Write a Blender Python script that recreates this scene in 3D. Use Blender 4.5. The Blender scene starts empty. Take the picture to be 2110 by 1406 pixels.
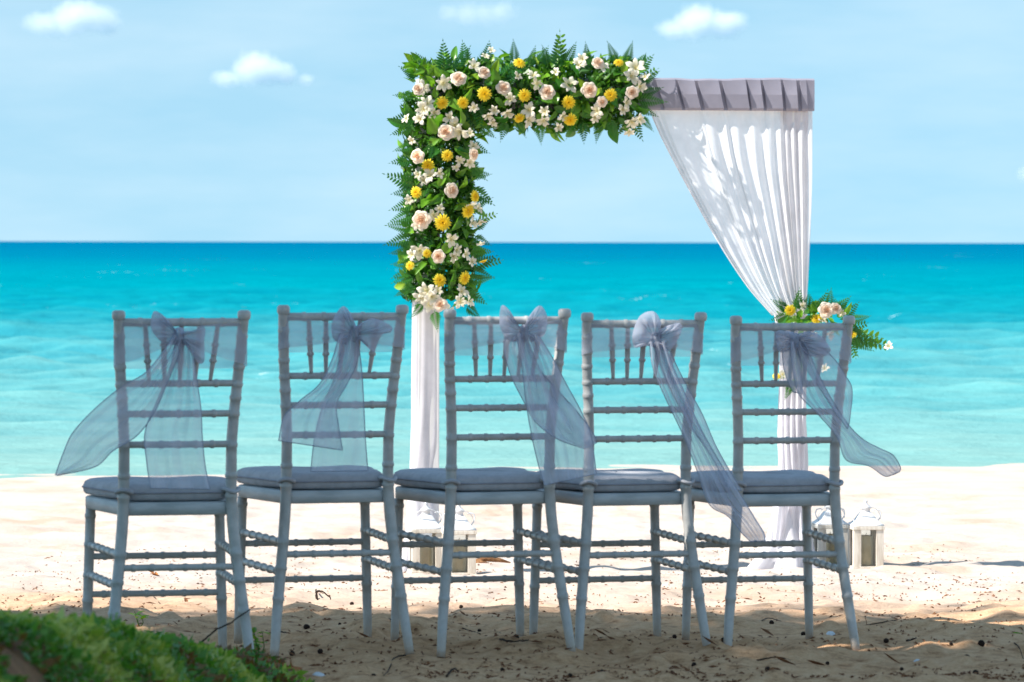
import bpy, bmesh, math, random
import numpy as np
from mathutils import Vector, Matrix, Quaternion

# ------------------------------------------------------------------ camera, sky, sun, exposure
sc = bpy.context.scene
C = sc.collection
FPX, PX0, PY0, ROLL = 9192.0, 1055.0, 499.0, 4.0 / 2110.0      # focal length in photo pixels, principal point, horizon tilt
CAMZ = 1.105
cd = bpy.data.cameras.new('camera'); cam = bpy.data.objects.new('camera', cd); C.objects.link(cam)
cam.matrix_world = Matrix.Translation((0, 0, CAMZ)) @ Matrix.Rotation(math.radians(90), 4, 'X') @ Matrix.Rotation(ROLL, 4, 'Z')
cd.sensor_width = 36.0; cd.lens = FPX / 2110 * 36
cd.shift_y = -(703 - PY0) / 2110
cd.clip_start = 0.1; cd.clip_end = 80000
cd.dof.use_dof = True; cd.dof.focus_distance = 16.0; cd.dof.aperture_fstop = 11
sc.camera = cam

SUN_EL, SUN_AZ = math.radians(46), math.radians(21)            # sun stands to the left, a touch towards the camera
SUN = Vector((-math.cos(SUN_EL) * math.cos(SUN_AZ), -math.cos(SUN_EL) * math.sin(SUN_AZ), math.sin(SUN_EL)))
world = bpy.data.worlds.new('World'); sc.world = world; world.use_nodes = True
wn = world.node_tree; wl = wn.links; bg = wn.nodes['Background']
sky = wn.nodes.new('ShaderNodeTexSky'); sky.sky_type = 'NISHITA'; sky.sun_disc = False
sky.sun_elevation = SUN_EL; sky.sun_rotation = math.radians(-90) - SUN_AZ
sky.air_density = 1.0; sky.dust_density = 0.0; sky.ozone_density = 2.0
tc = wn.nodes.new('ShaderNodeTexCoord'); sx = wn.nodes.new('ShaderNodeSeparateXYZ'); cx = wn.nodes.new('ShaderNodeCombineXYZ')
ab = wn.nodes.new('ShaderNodeMath'); ab.operation = 'ABSOLUTE'
ml = wn.nodes.new('ShaderNodeMath'); ml.operation = 'MULTIPLY_ADD'; ml.inputs[1].default_value = 0.30; ml.inputs[2].default_value = 0.155
wl.new(tc.outputs['Generated'], sx.inputs[0]); wl.new(sx.outputs[0], cx.inputs[0]); wl.new(sx.outputs[1], cx.inputs[1])
wl.new(sx.outputs[2], ab.inputs[0]); wl.new(ab.outputs[0], ml.inputs[0]); wl.new(ml.outputs[0], cx.inputs[2])
nv = wn.nodes.new('ShaderNodeVectorMath'); nv.operation = 'NORMALIZE'; wl.new(cx.outputs[0], nv.inputs[0]); wl.new(nv.outputs[0], sky.inputs[0])
# thin high veil of cloud, the same all round the horizon
mp = wn.nodes.new('ShaderNodeMapping'); mp.inputs['Scale'].default_value = (12, 12, 55); wl.new(tc.outputs['Generated'], mp.inputs[0])
nz = wn.nodes.new('ShaderNodeTexNoise'); nz.inputs['Scale'].default_value = 1.0; nz.inputs['Detail'].default_value = 5; nz.inputs['Roughness'].default_value = 0.55
wl.new(mp.outputs[0], nz.inputs[0])
vr = wn.nodes.new('ShaderNodeMapRange'); vr.inputs[1].default_value = 0.38; vr.inputs[2].default_value = 0.75; vr.inputs[3].default_value = 0.0; vr.inputs[4].default_value = 0.27
wl.new(nz.outputs[0], vr.inputs[0])
tint = wn.nodes.new('ShaderNodeMix'); tint.data_type = 'RGBA'; tint.blend_type = 'MULTIPLY'; tint.inputs[0].default_value = 1.0
tint.inputs[7].default_value = (0.81, 0.93, 0.86, 1); wl.new(sky.outputs[0], tint.inputs[6])
veil = wn.nodes.new('ShaderNodeMix'); veil.data_type = 'RGBA'; wl.new(vr.outputs[0], veil.inputs[0]); wl.new(tint.outputs[2], veil.inputs[6]); veil.inputs[7].default_value = (5.2, 5.8, 6.1, 1)
wl.new(veil.outputs[2], bg.inputs[0]); bg.inputs[1].default_value = 0.084

sl = bpy.data.lights.new('sun', 'SUN'); sl.energy = 3.7; sl.angle = math.radians(0.5); sl.color = (1.0, 0.95, 0.87)
so = bpy.data.objects.new('sun', sl); C.objects.link(so); so.rotation_euler = SUN.to_track_quat('Z', 'Y').to_euler(); so.location = (-10, 5, 20)
vs = sc.view_settings; vs.view_transform = 'Standard'; vs.look = 'None'; vs.exposure = 1.2; vs.gamma = 1.0; vs.use_curve_mapping = False
sc.render.engine = 'CYCLES'; cy = sc.cycles
cy.max_bounces = 14; cy.diffuse_bounces = 4; cy.glossy_bounces = 3; cy.transmission_bounces = 6; cy.transparent_max_bounces = 24; cy.volume_bounces = 12
cy.use_denoising = True; cy.caustics_reflective = False; cy.caustics_refractive = False

rng = np.random.default_rng(7); random.seed(7)

# ------------------------------------------------------------------ pixel -> direction, positions
def pdir(px, py):
    u, v = px - PX0, py - PY0
    return Vector(((u * math.cos(ROLL) + v * math.sin(ROLL)) / FPX, 1.0, -(v * math.cos(ROLL) - u * math.sin(ROLL)) / FPX))
CAM = Vector((0, 0, CAMZ))
def at(px, py, Y): return CAM + pdir(px, py) * Y
def on_plane(px, py, p0, n):
    d = pdir(px, py); return CAM + d * ((p0 - CAM).dot(n) / d.dot(n))

# ------------------------------------------------------------------ materials
def nodes_of(name):
    m = bpy.data.materials.new(name); m.use_nodes = True
    nt = m.node_tree; return m, nt, nt.nodes, nt.links, nt.nodes['Principled BSDF']
def setp(b, **k):
    for a, v in k.items(): b.inputs[a.replace('_', ' ')].default_value = v
def noise(nt, scale, detail=4, rough=.55, coord='Object', mapscale=None, dist=0):
    t = nt.nodes.new('ShaderNodeTexCoord'); n = nt.nodes.new('ShaderNodeTexNoise')
    n.inputs['Scale'].default_value = scale; n.inputs['Detail'].default_value = detail; n.inputs['Roughness'].default_value = rough; n.inputs['Distortion'].default_value = dist
    src = t.outputs[coord]
    if mapscale:
        m = nt.nodes.new('ShaderNodeMapping'); m.inputs['Scale'].default_value = mapscale; nt.links.new(src, m.inputs[0]); src = m.outputs[0]
    nt.links.new(src, n.inputs[0]); return n
def ramp(nt, src, stops):
    r = nt.nodes.new('ShaderNodeValToRGB'); e = r.color_ramp.elements
    while len(e) < len(stops): e.new(0.5)
    for i, (p, c) in enumerate(stops): e[i].position = p; e[i].color = (*c, 1) if len(c) == 3 else c
    nt.links.new(src, r.inputs[0]); return r
def bump(nt, src, b, strength=.3, dist=.01):
    n = nt.nodes.new('ShaderNodeBump'); n.inputs['Strength'].default_value = strength; n.inputs['Distance'].default_value = dist
    nt.links.new(src, n.inputs['Height']); nt.links.new(n.outputs[0], b.inputs['Normal']); return n
def mixc(nt, fac, a, b, blend='MIX'):
    m = nt.nodes.new('ShaderNodeMix'); m.data_type = 'RGBA'; m.blend_type = blend
    for s, v in ((0, fac), (6, a), (7, b)):
        if hasattr(v, 'links') or hasattr(v, 'is_linked'): nt.links.new(v, m.inputs[s])
        else: m.inputs[s].default_value = v if s == 0 else ((*v, 1) if len(v) == 3 else v)
    return m
def attr(nt, name):
    a = nt.nodes.new('ShaderNodeAttribute'); a.attribute_name = name; return a

def simple(name, c1, c2, scale=20, rough=.5, spec=.5, bumpst=0, bscale=None, coord='Object', mapscale=None, metallic=0, lo=.35, hi=.65):
    m, nt, N, L, b = nodes_of(name)
    n = noise(nt, scale, 5, .6, coord, mapscale); r = ramp(nt, n.outputs[0], [(lo, c1), (hi, c2)])
    L.new(r.outputs[0], b.inputs['Base Color']); setp(b, Roughness=rough, Metallic=metallic); b.inputs['Specular IOR Level'].default_value = spec
    if bumpst:
        n2 = noise(nt, bscale or scale * 3, 4, .6, coord, mapscale); bump(nt, n2.outputs[0], b, bumpst, .004)
    return m
def cloth(name, col, opacity, transl=.5, weave=True):
    m, nt, N, L, b = nodes_of(name); N.remove(b); out = N['Material Output']
    d = N.new('ShaderNodeBsdfDiffuse'); t = N.new('ShaderNodeBsdfTranslucent'); tr = N.new('ShaderNodeBsdfTransparent')
    n = noise(nt, 14, 4, .6); r = ramp(nt, n.outputs[0], [(.3, tuple(.88 * c for c in col)), (.7, col)])
    for s in (d, t): L.new(r.outputs[0], s.inputs[0])
    m1 = N.new('ShaderNodeMixShader'); m1.inputs[0].default_value = transl; L.new(d.outputs[0], m1.inputs[1]); L.new(t.outputs[0], m1.inputs[2])
    m2 = N.new('ShaderNodeMixShader'); L.new(tr.outputs[0], m2.inputs[1]); L.new(m1.outputs[0], m2.inputs[2])
    lw = N.new('ShaderNodeLayerWeight'); lw.inputs[0].default_value = .35          # a sheer weave seen edge-on is denser
    mr = N.new('ShaderNodeMapRange'); L.new(lw.outputs['Facing'], mr.inputs[0]); mr.inputs[3].default_value = opacity; mr.inputs[4].default_value = min(1, opacity + .4)
    L.new(mr.outputs[0], m2.inputs[0]); L.new(m2.outputs[0], out.inputs['Surface']); return m
def leafmat(name, lo, hi, transl=.35, rough=.35, objrand=True, stops=None):
    m, nt, N, L, b = nodes_of(name); out = N['Material Output']
    n = noise(nt, 3, 3, .6); oi = N.new('ShaderNodeObjectInfo')
    if objrand: r = ramp(nt, oi.outputs['Random'], [(0, lo), (1, hi)])
    else: r = ramp(nt, attr(nt, 'tone').outputs['Fac'], stops or [(0, lo), (1, hi)])
    L.new(r.outputs[0], b.inputs['Base Color']); setp(b, Roughness=rough)
    t = N.new('ShaderNodeBsdfTranslucent'); br = mixc(nt, 1.0, r.outputs[0], (1.5, 1.6, .7), 'MULTIPLY'); L.new(br.outputs[2], t.inputs[0])
    ms = N.new('ShaderNodeMixShader'); ms.inputs[0].default_value = transl; L.new(b.outputs[0], ms.inputs[1]); L.new(t.outputs[0], ms.inputs[2]); L.new(ms.outputs[0], out.inputs['Surface'])
    return m
def petalmat(name, lo, hi, transl=.3):
    m, nt, N, L, b = nodes_of(name); out = N['Material Output']
    r = ramp(nt, attr(nt, 'tone').outputs['Fac'], [(0, lo), (1, hi)])
    oi = N.new('ShaderNodeObjectInfo'); v = N.new('ShaderNodeMapRange'); L.new(oi.outputs['Random'], v.inputs[0]); v.inputs[3].default_value = .82; v.inputs[4].default_value = 1.05
    mm = N.new('ShaderNodeVectorMath'); mm.operation = 'SCALE'; L.new(r.outputs[0], mm.inputs[0]); L.new(v.outputs[0], mm.inputs['Scale'])
    L.new(mm.outputs[0], b.inputs['Base Color']); setp(b, Roughness=.6); b.inputs['Specular IOR Level'].default_value = .25
    t = N.new('ShaderNodeBsdfTranslucent'); L.new(mm.outputs[0], t.inputs[0])
    ms = N.new('ShaderNodeMixShader'); ms.inputs[0].default_value = transl; L.new(b.outputs[0], ms.inputs[1]); L.new(t.outputs[0], ms.inputs[2]); L.new(ms.outputs[0], out.inputs['Surface'])
    return m

M = {}
M['paint'] = simple('silver_grey_paint', (.41, .405, .39), (.52, .51, .495), 30, .36, .5, .08, 90)
m = M['paint']; nt = m.node_tree; b = nt.nodes['Principled BSDF']; old = b.inputs['Base Color'].links[0].from_socket     # scuffs, and sand dust on the feet
sc_n = noise(nt, 55, 6, .8); sc_r = ramp(nt, sc_n.outputs[0], [(.60, (0, 0, 0)), (.70, (.55, .55, .55))]); k1 = mixc(nt, sc_r.outputs[0], old, (.24, .235, .22))
tz_ = nt.nodes.new('ShaderNodeTexCoord'); sz_ = nt.nodes.new('ShaderNodeSeparateXYZ'); nt.links.new(tz_.outputs['Object'], sz_.inputs[0]); dz_ = nt.nodes.new('ShaderNodeMapRange'); nt.links.new(sz_.outputs[2], dz_.inputs[0]); dz_.inputs[1].default_value = .075; dz_.inputs[2].default_value = .01; dz_.inputs[3].default_value = 0; dz_.inputs[4].default_value = .9
dn_ = noise(nt, 90, 4, .7); dm_ = nt.nodes.new('ShaderNodeMath'); dm_.operation = 'MULTIPLY'; nt.links.new(dz_.outputs[0], dm_.inputs[0]); nt.links.new(dn_.outputs[0], dm_.inputs[1])
k2 = mixc(nt, dm_.outputs[0], k1.outputs[2], (.52, .36, .22)); nt.links.new(k2.outputs[2], b.inputs['Base Color'])
M['apron'] = simple('seat_apron_paint', (.40, .43, .44), (.55, .57, .58), 12, .5, .4, .1, 60, mapscale=(1, 1, 4))
M['cushion'] = simple('grey_cushion_cloth', (.40, .40, .43), (.49, .49, .52), 40, .85, .15, .25, 400)
M['piping'] = simple('cushion_piping', (.28, .28, .32), (.34, .34, .38), 40, .85, .15)
M['sash'] = cloth('organza_silver', (.70, .73, .84), .54, .45)
M['band'] = cloth('organza_band', (.74, .76, .87), .42, .45)
M['hem'] = simple('organza_hem', (.30, .33, .42), (.36, .38, .47), 30, .8, .2)
M['white_cloth'] = cloth('white_wrap_cloth', (.86, .84, .88), .94, .32)
M['curtain'] = cloth('white_sheer_curtain', (.97, .96, .98), .86, .35)
M['valance'] = cloth('shade_grey_beam_cloth', (.34, .33, .40), .97, .08)  # white cloth greyed: shade of the beam front is in its colour
M['white_wood'] = simple('white_painted_wood', (.70, .68, .68), (.80, .78, .77), 6, .5, .4, .1, 40, mapscale=(6, 6, 1))
M['lantern_wood'] = simple('whitewashed_wood', (.52, .44, .35), (.78, .72, .63), 9, .7, .3, .3, 60, mapscale=(7, 7, 1), lo=.3, hi=.6)
M['lantern_metal'] = simple('white_lantern_metal', (.62, .62, .64), (.80, .80, .80), 25, .4, .5, .05, 60)
M['wax'] = simple('cream_candle_wax', (.72, .55, .32), (.80, .66, .44), 15, .5, .4)
M['bark'] = simple('grey_bark', (.10, .075, .055), (.22, .17, .13), 14, .9, .2, .6, 40, mapscale=(3, 3, 1))
M['twig'] = simple('dark_twig', (.018, .013, .010), (.06, .042, .03), 40, .9, .2, .3, 90)
M['cone'] = simple('dark_cone', (.012, .008, .006), (.045, .025, .018), 150, .9, .2, .5, 300)
M['dry_leaf'] = simple('dry_brown_leaf', (.10, .035, .015), (.27, .12, .05), 60, .8, .3)
M['orange_leaf'] = simple('orange_dead_leaf', (.38, .12, .03), (.55, .22, .07), 60, .8, .3)
M['husk'] = simple('brown_husk', (.14, .06, .025), (.36, .19, .09), 30, .9, .2, .5, 60, mapscale=(1, 6, 6))
M['shell'] = simple('pale_shell', (.55, .58, .60), (.74, .76, .78), 30, .6, .4)
M['leaf'] = leafmat('garland_leaf', (.03, .16, .018), (.19, .40, .03), .34, .30)
M['lime'] = leafmat('lime_leaf', (.14, .30, .02), (.28, .42, .03), .35, .35)
M['fern'] = leafmat('fern_green', (.016, .12, .024), (.06, .23, .03), .28, .4)
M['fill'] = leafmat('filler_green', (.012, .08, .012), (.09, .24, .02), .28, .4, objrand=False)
M['cover'] = leafmat('ground_cover_green', (.03, .15, .015), (.26, .34, .06), .3, .45, objrand=False, stops=[(.0, (.16, .075, .03)), (.14, (.22, .12, .04)), (.2, (.04, .15, .02)), (.5, (.10, .27, .03)), (.8, (.28, .38, .06)), (1, (.45, .50, .14))])
M['tree'] = leafmat('tree_leaf', (.06, .10, .02), (.12, .16, .03), .4, .4, objrand=False)
M['rose'] = petalmat('peach_rose', (.92, .66, .46), (.94, .86, .75))
M['yellow'] = petalmat('yellow_daisy', (.86, .56, .01), (.92, .78, .07), .3)
M['white'] = petalmat('white_lily', (.76, .68, .30), (.90, .86, .80))
M['stem'] = simple('green_stem', (.04, .10, .02), (.08, .16, .03), 30, .6, .3)

# glass for the lanterns
m, nt, N, L, b = nodes_of('lantern_glass'); N.remove(b); gl = N.new('ShaderNodeBsdfGlossy'); gl.inputs[1].default_value = .03; tr = N.new('ShaderNodeBsdfTransparent'); tr.inputs[0].default_value = (.93, .95, .95, 1)
fr = N.new('ShaderNodeFresnel'); fr.inputs[0].default_value = 1.45; ms = N.new('ShaderNodeMixShader'); L.new(fr.outputs[0], ms.inputs[0]); L.new(tr.outputs[0], ms.inputs[1]); L.new(gl.outputs[0], ms.inputs[2]); L.new(ms.outputs[0], N['Material Output'].inputs[0]); M['glass'] = m

# ------------------------------------------------------------------ object helpers
def mesh_np(name, v, f, attrs=None, smooth=True):
    me = bpy.data.meshes.new(name)
    v = np.asarray(v, np.float32); f = np.asarray(f, np.int32); k = f.shape[1]
    me.vertices.add(len(v)); me.vertices.foreach_set('co', v.ravel())
    me.loops.add(f.size); me.loops.foreach_set('vertex_index', f.ravel())
    me.polygons.add(len(f)); me.polygons.foreach_set('loop_start', np.arange(0, f.size, k, dtype=np.int32))
    me.polygons.foreach_set('use_smooth', np.full(len(f), smooth))
    me.update(calc_edges=True); me.validate()
    for n, a in (attrs or {}).items():
        at_ = me.attributes.new(n, 'FLOAT', 'POINT'); at_.data.foreach_set('value', np.asarray(a, np.float32))
    return me
class MB:                                                       # collects verts and faces of one mesh
    def __init__(s): s.v = []; s.f = []; s.t = []
    def add(s, vs, fs, tone=0.0):
        o = len(s.v); s.v += [tuple(p) for p in vs]; s.f += [tuple(i + o for i in q) for q in fs]
        s.t += list(tone) if hasattr(tone, '__len__') else [tone] * len(vs)
    def grid(s, pts, tone=0.0, closed_u=False):                 # pts[i][j]
        n, m_ = len(pts), len(pts[0]); vs = [p for row in pts for p in row]; fs = []
        for i in range(n if closed_u else n - 1):
            for j in range(m_ - 1): fs.append((i * m_ + j, i * m_ + j + 1, ((i + 1) % n) * m_ + j + 1, ((i + 1) % n) * m_ + j))
        t = [x for row in tone for x in row] if hasattr(tone, '__len__') else tone
        s.add(vs, fs, t)
    def tube(s, path, rad, seg=10, cap=True):
        P = [Vector(p) for p in path]; n = len(P)
        R = rad if hasattr(rad, '__len__') else [rad] * n
        ref = None; rings = []
        for i in range(n):
            t = (P[min(i + 1, n - 1)] - P[max(i - 1, 0)]); t = t.normalized() if t.length > 1e-9 else Vector((0, 0, 1))
            if ref is None: ref = t.orthogonal().normalized()
            ref = (ref - t * ref.dot(t)); ref = ref.normalized() if ref.length > 1e-6 else t.orthogonal().normalized()
            b2 = t.cross(ref)
            rings.append([P[i] + (ref * math.cos(a) + b2 * math.sin(a)) * R[i] for a in [2 * math.pi * k / seg for k in range(seg)]])
        o = len(s.v)
        vs = [p for r_ in rings for p in r_]; fs = []
        for i in range(n - 1):
            for k in range(seg): k2 = (k + 1) % seg; fs.append((i * seg + k, i * seg + k2, (i + 1) * seg + k2, (i + 1) * seg + k))
        if cap:
            vs += [P[0], P[-1]]; c0, c1 = n * seg, n * seg + 1
            for k in range(seg): k2 = (k + 1) % seg; fs.append((c0, k2, k)); fs.append((c1, (n - 1) * seg + k, (n - 1) * seg + k2))
        s.add(vs, fs)
    def box(s, lo, hi, bev=0.0):
        bm = bmesh.new(); bmesh.ops.create_cube(bm, size=1)
        for v in bm.verts: v.co = Vector([(lo[i] + hi[i]) / 2 + v.co[i] * (hi[i] - lo[i]) for i in range(3)])
        if bev: bmesh.ops.bevel(bm, geom=bm.edges[:], offset=bev, segments=2, profile=.5, affect='EDGES')
        bm.verts.index_update(); s.add([v.co[:] for v in bm.verts], [[v.index for v in f.verts] for f in bm.faces]); bm.free()
    def lathe(s, prof, seg=16, c=(0, 0, 0)):
        pts = [[(c[0] + r * math.cos(a), c[1] + r * math.sin(a), c[2] + z) for r, z in prof] for a in [2 * math.pi * k / seg for k in range(seg)]]
        s.grid(pts, closed_u=True)
    def mesh(s, name, smooth=True):
        me = bpy.data.meshes.new(name); me.from_pydata(s.v, [], s.f); me.update()
        me.polygons.foreach_set('use_smooth', [smooth] * len(me.polygons))
        if any(s.t): a = me.attributes.new('tone', 'FLOAT', 'POINT'); a.data.foreach_set('value', s.t)
        return me
def setmat(me, m):
    me.materials.clear(); me.materials.append(M[m] if isinstance(m, str) else m); return me
def link(name, me, parent=None, loc=None, rot=None, scale=None):
    o = bpy.data.objects.new(name, me); C.objects.link(o); o.parent = parent
    if loc is not None: o.location = loc
    if rot is not None:
        if isinstance(rot, Quaternion): o.rotation_mode = 'QUATERNION'; o.rotation_quaternion = rot
        else: o.rotation_euler = rot
    if scale is not None: o.scale = (scale,) * 3 if not hasattr(scale, '__len__') else scale
    return o
def build(name, mb, m, parent=None, smooth=True, **k): return link(name, setmat(mb.mesh(name, smooth), m), parent, **k)
def tag(o, label, cat, group=None):
    o['label'] = label; o['category'] = cat
    if group: o['group'] = group
    return o
def thing(name, label, cat, loc=(0, 0, 0), rotz=0, group=None):
    o = link(name, None, None, loc, (0, 0, rotz)); o.empty_display_size = .1; return tag(o, label, cat, group)
def copy_tree(o, parent=None):
    c = o.copy(); C.objects.link(c); c.parent = parent
    for ch in list(o.children): copy_tree(ch, c)
    return c
def cat_rom(pts, n):
    pts = [np.array(p, float) for p in pts]; P = [2 * pts[0] - pts[1]] + pts + [2 * pts[-1] - pts[-2]]; k = len(pts) - 1; out = []
    for i in range(n):
        t = i / (n - 1) * k; j = min(int(t), k - 1); u = t - j; a, b_, c, d = P[j:j + 4]
        out.append(.5 * (2 * b_ + (c - a) * u + (2 * a - 5 * b_ + 4 * c - d) * u * u + (3 * b_ - a - 3 * c + d) * u ** 3))
    return out
def vnoise(x, y, seed):                                         # smooth lattice noise, vectorised, -1..1
    r = np.random.default_rng(seed).random((256, 256)) * 2 - 1
    xi, yi = np.floor(x).astype(int), np.floor(y).astype(int); fx, fy = x - xi, y - yi
    fx = fx * fx * fx * (fx * (fx * 6 - 15) + 10); fy = fy * fy * fy * (fy * (fy * 6 - 15) + 10)
    g = lambda i, j: r[(xi + i) % 256, (yi + j) % 256]
    return (g(0, 0) * (1 - fx) + g(1, 0) * fx) * (1 - fy) + (g(0, 1) * (1 - fx) + g(1, 1) * fx) * fy
def sstep(a, b_, x): t = np.clip((x - a) / (b_ - a), 0, 1); return t * t * (3 - 2 * t)

# ------------------------------------------------------------------ the beach
SEA_Z = -0.58
CH_X = [-.87, -.46, -.03, .34, .77]; CH_Z = [.003, .012, 0., -.011, -.022]
def bank(x, y):
    B = np.interp(y, [-30, 2.5, 4.5, 5.8, 6.6, 7.3, 8.3, 9.4, 10.3, 10.8, 11.5, 12.2], [.39, .41, .445, .458, .45, .425, .345, .24, .118, .052, .012, 0])
    xr = np.interp(y, [-30, 3, 5, 6.2, 7.3, 8.3, 9.4, 10.3, 11.4], [-.54, -.70, -.82, -.89, -.90, -.83, -.77, -.72, -.72])
    wd = np.interp(y, [3, 6, 8, 9.4, 10.5], [.42, .40, .38, .36, .34])
    return B * (1 - sstep(0, 1, (x - xr) / wd))
def ground_smooth(x, y):
    x = np.asarray(x, float); y = np.asarray(y, float)
    z = np.interp(y, [-400, -40, 4, 11.3, 12.2, 13.1, 15, 17, 19.8, 25, 33, 40, 60, 200, 3000], [1.2, .5, .05, .008, -.004, -.02, -.105, -.215, -.36, -.455, -.58, -.72, -1.2, -4, -20])
    z = z + np.interp(x, CH_X, CH_Z) * np.clip(1 - np.abs(y - 12) / 2.2, 0, 1)
    z = z + np.where((y > 25) & (y < 60), .0028 * np.clip(x, -40, 40), 0) * sstep(25, 31, y)      # shoreline runs slightly oblique
    return z + bank(x, y)
def ground_rough(x, y):
    near = 1 - sstep(13.0, 16.0, y); far = 1 - near
    shore = 1 - sstep(26, 32, y)
    n1 = vnoise(x / .33, y / .42, 1); n2 = vnoise(x / .13, y / .17, 2); n3 = vnoise(x / .055, y / .07, 3); n4 = vnoise(x / 1.1, y / 1.3, 4)
    h = near * (.016 * n1 + .016 * n2 + .013 * n3 * (.6 + .8 * np.clip(n2, -.5, 1)) + .006 * n4) + far * (.018 * n1 * (.6 + .4 * n4) + .013 * n2 + .0045 * n3 + .014 * n4)
    d = vnoise(x / .24 + 31, y / .30 + 17, 5); h = h - .016 * np.clip(d - .35, 0, 1) * (1 + .3 * n3)                     # dents and footprints
    return h * shore * (1 - .7 * np.clip(bank(x, y) / .1, 0, 1))
def ground_z(x, y): return ground_smooth(x, y) + ground_rough(np.asarray(x, float), np.asarray(y, float))
def gz(x, y): return float(ground_z(np.array([x]), np.array([y]))[0])
def on_ground(px, py):
    d = pdir(px, py); Ys = np.linspace(5, 40, 7001); z = CAMZ + d.z * Ys; g = ground_smooth(d.x * Ys, Ys)
    i = int(np.argmax(g >= z)); Y = float(Ys[i]); return Vector((d.x * Y, Y, gz(d.x * Y, Y)))
def grow(a, b_, d0, r):
    out = [a]; d = d0
    while out[-1] < b_: out.append(out[-1] + d); d *= r
    return out[1:]
xs = np.array([-v for v in grow(2.2, 1500, .03, 1.16)][::-1] + list(np.arange(-2.2, 2.2001, .016)) + grow(2.2, 1500, .03, 1.16))
ys = np.array([-v for v in grow(-5, 400, .3, 1.2)][::-1] + list(np.arange(5, 11, .045)) + list(np.arange(11, 14.4, .0125)) + list(np.arange(14.4, 22, .028)) + list(np.arange(22, 36, .06)) + grow(36, 3000, .1, 1.16))
X, Y = np.meshgrid(xs, ys); nx, ny = len(xs), len(ys)
Z = ground_z(X, Y)
idx = np.arange(nx * ny).reshape(ny, nx)
quads = np.stack([idx[:-1, :-1], idx[:-1, 1:], idx[1:, 1:], idx[1:, :-1]], -1).reshape(-1, 4)
soil = np.clip(bank(X, Y) / .12, 0, 1)
litter = (1 - sstep(11.5, 19.5, Y + 1.6 * vnoise(X / 1.7, Y / 1.9, 11)))  # littered ground under the tree; this mask also carries the painted shade tone
g_me = mesh_np('beach', np.stack([X, Y, Z], -1).reshape(-1, 3), quads, {'soil': soil.ravel(), 'litter': litter.ravel()})  # 'litter' holds littered ground and the painted shade tone together
m, nt, N, L, b = nodes_of('sand')
n1 = noise(nt, 2.2, 6, .6); n2 = noise(nt, 140, 3, .7); n3 = noise(nt, 17, 8, .78)
clean = ramp(nt, n1.outputs[0], [(.3, (.57, .48, .415)), (.7, (.66, .565, .495))])
dirt_and_shade = ramp(nt, n3.outputs[0], [(.30, (.22, .10, .042)), (.48, (.63, .37, .20)), (.68, (.76, .50, .30))])  # litter brown, with shade of hollows and warm shaded tone painted in
n5 = noise(nt, 1.3, 7, .72, mapscale=(1, .55, 1)); pt = ramp(nt, n5.outputs[0], [(.52, (0, 0, 0)), (.66, (.75, .75, .75))]); clean = mixc(nt, pt.outputs[0], clean.outputs[0], (.53, .385, .28)); 
a1 = mixc(nt, attr(nt, 'litter').outputs['Fac'], clean.outputs[2], dirt_and_shade.outputs[0])
earth = ramp(nt, n3.outputs[0], [(.3, (.10, .055, .03)), (.6, (.30, .17, .09)), (.75, (.42, .27, .17))])
a2 = mixc(nt, attr(nt, 'soil').outputs['Fac'], a1.outputs[2], earth.outputs[0])
gr = ramp(nt, n2.outputs[0], [(.3, (.80, .78, .76)), (.7, (1.06, 1.06, 1.06))]); a3 = mixc(nt, .8, a2.outputs[2], gr.outputs[0], 'MULTIPLY')
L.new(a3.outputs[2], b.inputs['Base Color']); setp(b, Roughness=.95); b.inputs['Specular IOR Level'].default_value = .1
n4 = noise(nt, 60, 5, .7); bump(nt, n4.outputs[0], b, .6, .012)
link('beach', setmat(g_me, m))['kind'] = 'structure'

# ------------------------------------------------------------------ the sea
us = np.concatenate([-np.array(grow(.16, 30, .006, 1.25))[::-1], np.linspace(-.16, .16, 340), np.array(grow(.16, 30, .006, 1.25))])
yv = np.array([30.0 * 1.003 ** i for i in range(540)] + grow(30.0 * 1.003 ** 539, 40000, .6, 1.02))
U, YV = np.meshgrid(us, yv); XV = U * np.maximum(YV, 30); ZV = np.zeros_like(XV) + SEA_Z
wr = np.random.default_rng(5); damp = sstep(33, 62, YV) * .85 + .15
for lam, amp, n in ((9, .036, 5), (4.2, .034, 7), (1.9, .030, 11), (.95, .016, 13)):
    for k in range(n):
        a = wr.normal(math.pi / 2, .42 if lam > 3 else .8); l = lam * wr.uniform(.75, 1.3); p = wr.uniform(0, 6.28); kk = 2 * math.pi / l
        ph = kk * (XV * math.cos(a) + YV * math.sin(a)) + p
        res = np.clip(l / (np.gradient(YV, axis=0) * 3.5), 0, 1) ** 1.5
        ZV += amp / math.sqrt(n) * 1.5 * (np.exp(.9 * np.sin(ph)) - 1.22) * damp * res * (1 + .5 * vnoise(XV / (lam * 3), YV / (lam * 3), 40 + k))
idx = np.arange(U.size).reshape(U.shape)
quads = np.stack([idx[:-1, :-1], idx[:-1, 1:], idx[1:, 1:], idx[1:, :-1]], -1).reshape(-1, 4)
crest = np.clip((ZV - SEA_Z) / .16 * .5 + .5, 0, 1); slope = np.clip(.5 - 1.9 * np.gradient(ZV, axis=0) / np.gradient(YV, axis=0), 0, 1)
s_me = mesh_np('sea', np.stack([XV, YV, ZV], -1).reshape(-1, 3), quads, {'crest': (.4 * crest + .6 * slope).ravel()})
m, nt, N, L, b = nodes_of('sea_water')
t = N.new('ShaderNodeTexCoord'); sp = N.new('ShaderNodeSeparateXYZ'); L.new(t.outputs['Object'], sp.inputs[0])
lg = N.new('ShaderNodeMath'); lg.operation = 'LOGARITHM'; lg.inputs[1].default_value = 10; L.new(sp.outputs[1], lg.inputs[0])       # distance offshore stands for depth
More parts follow.
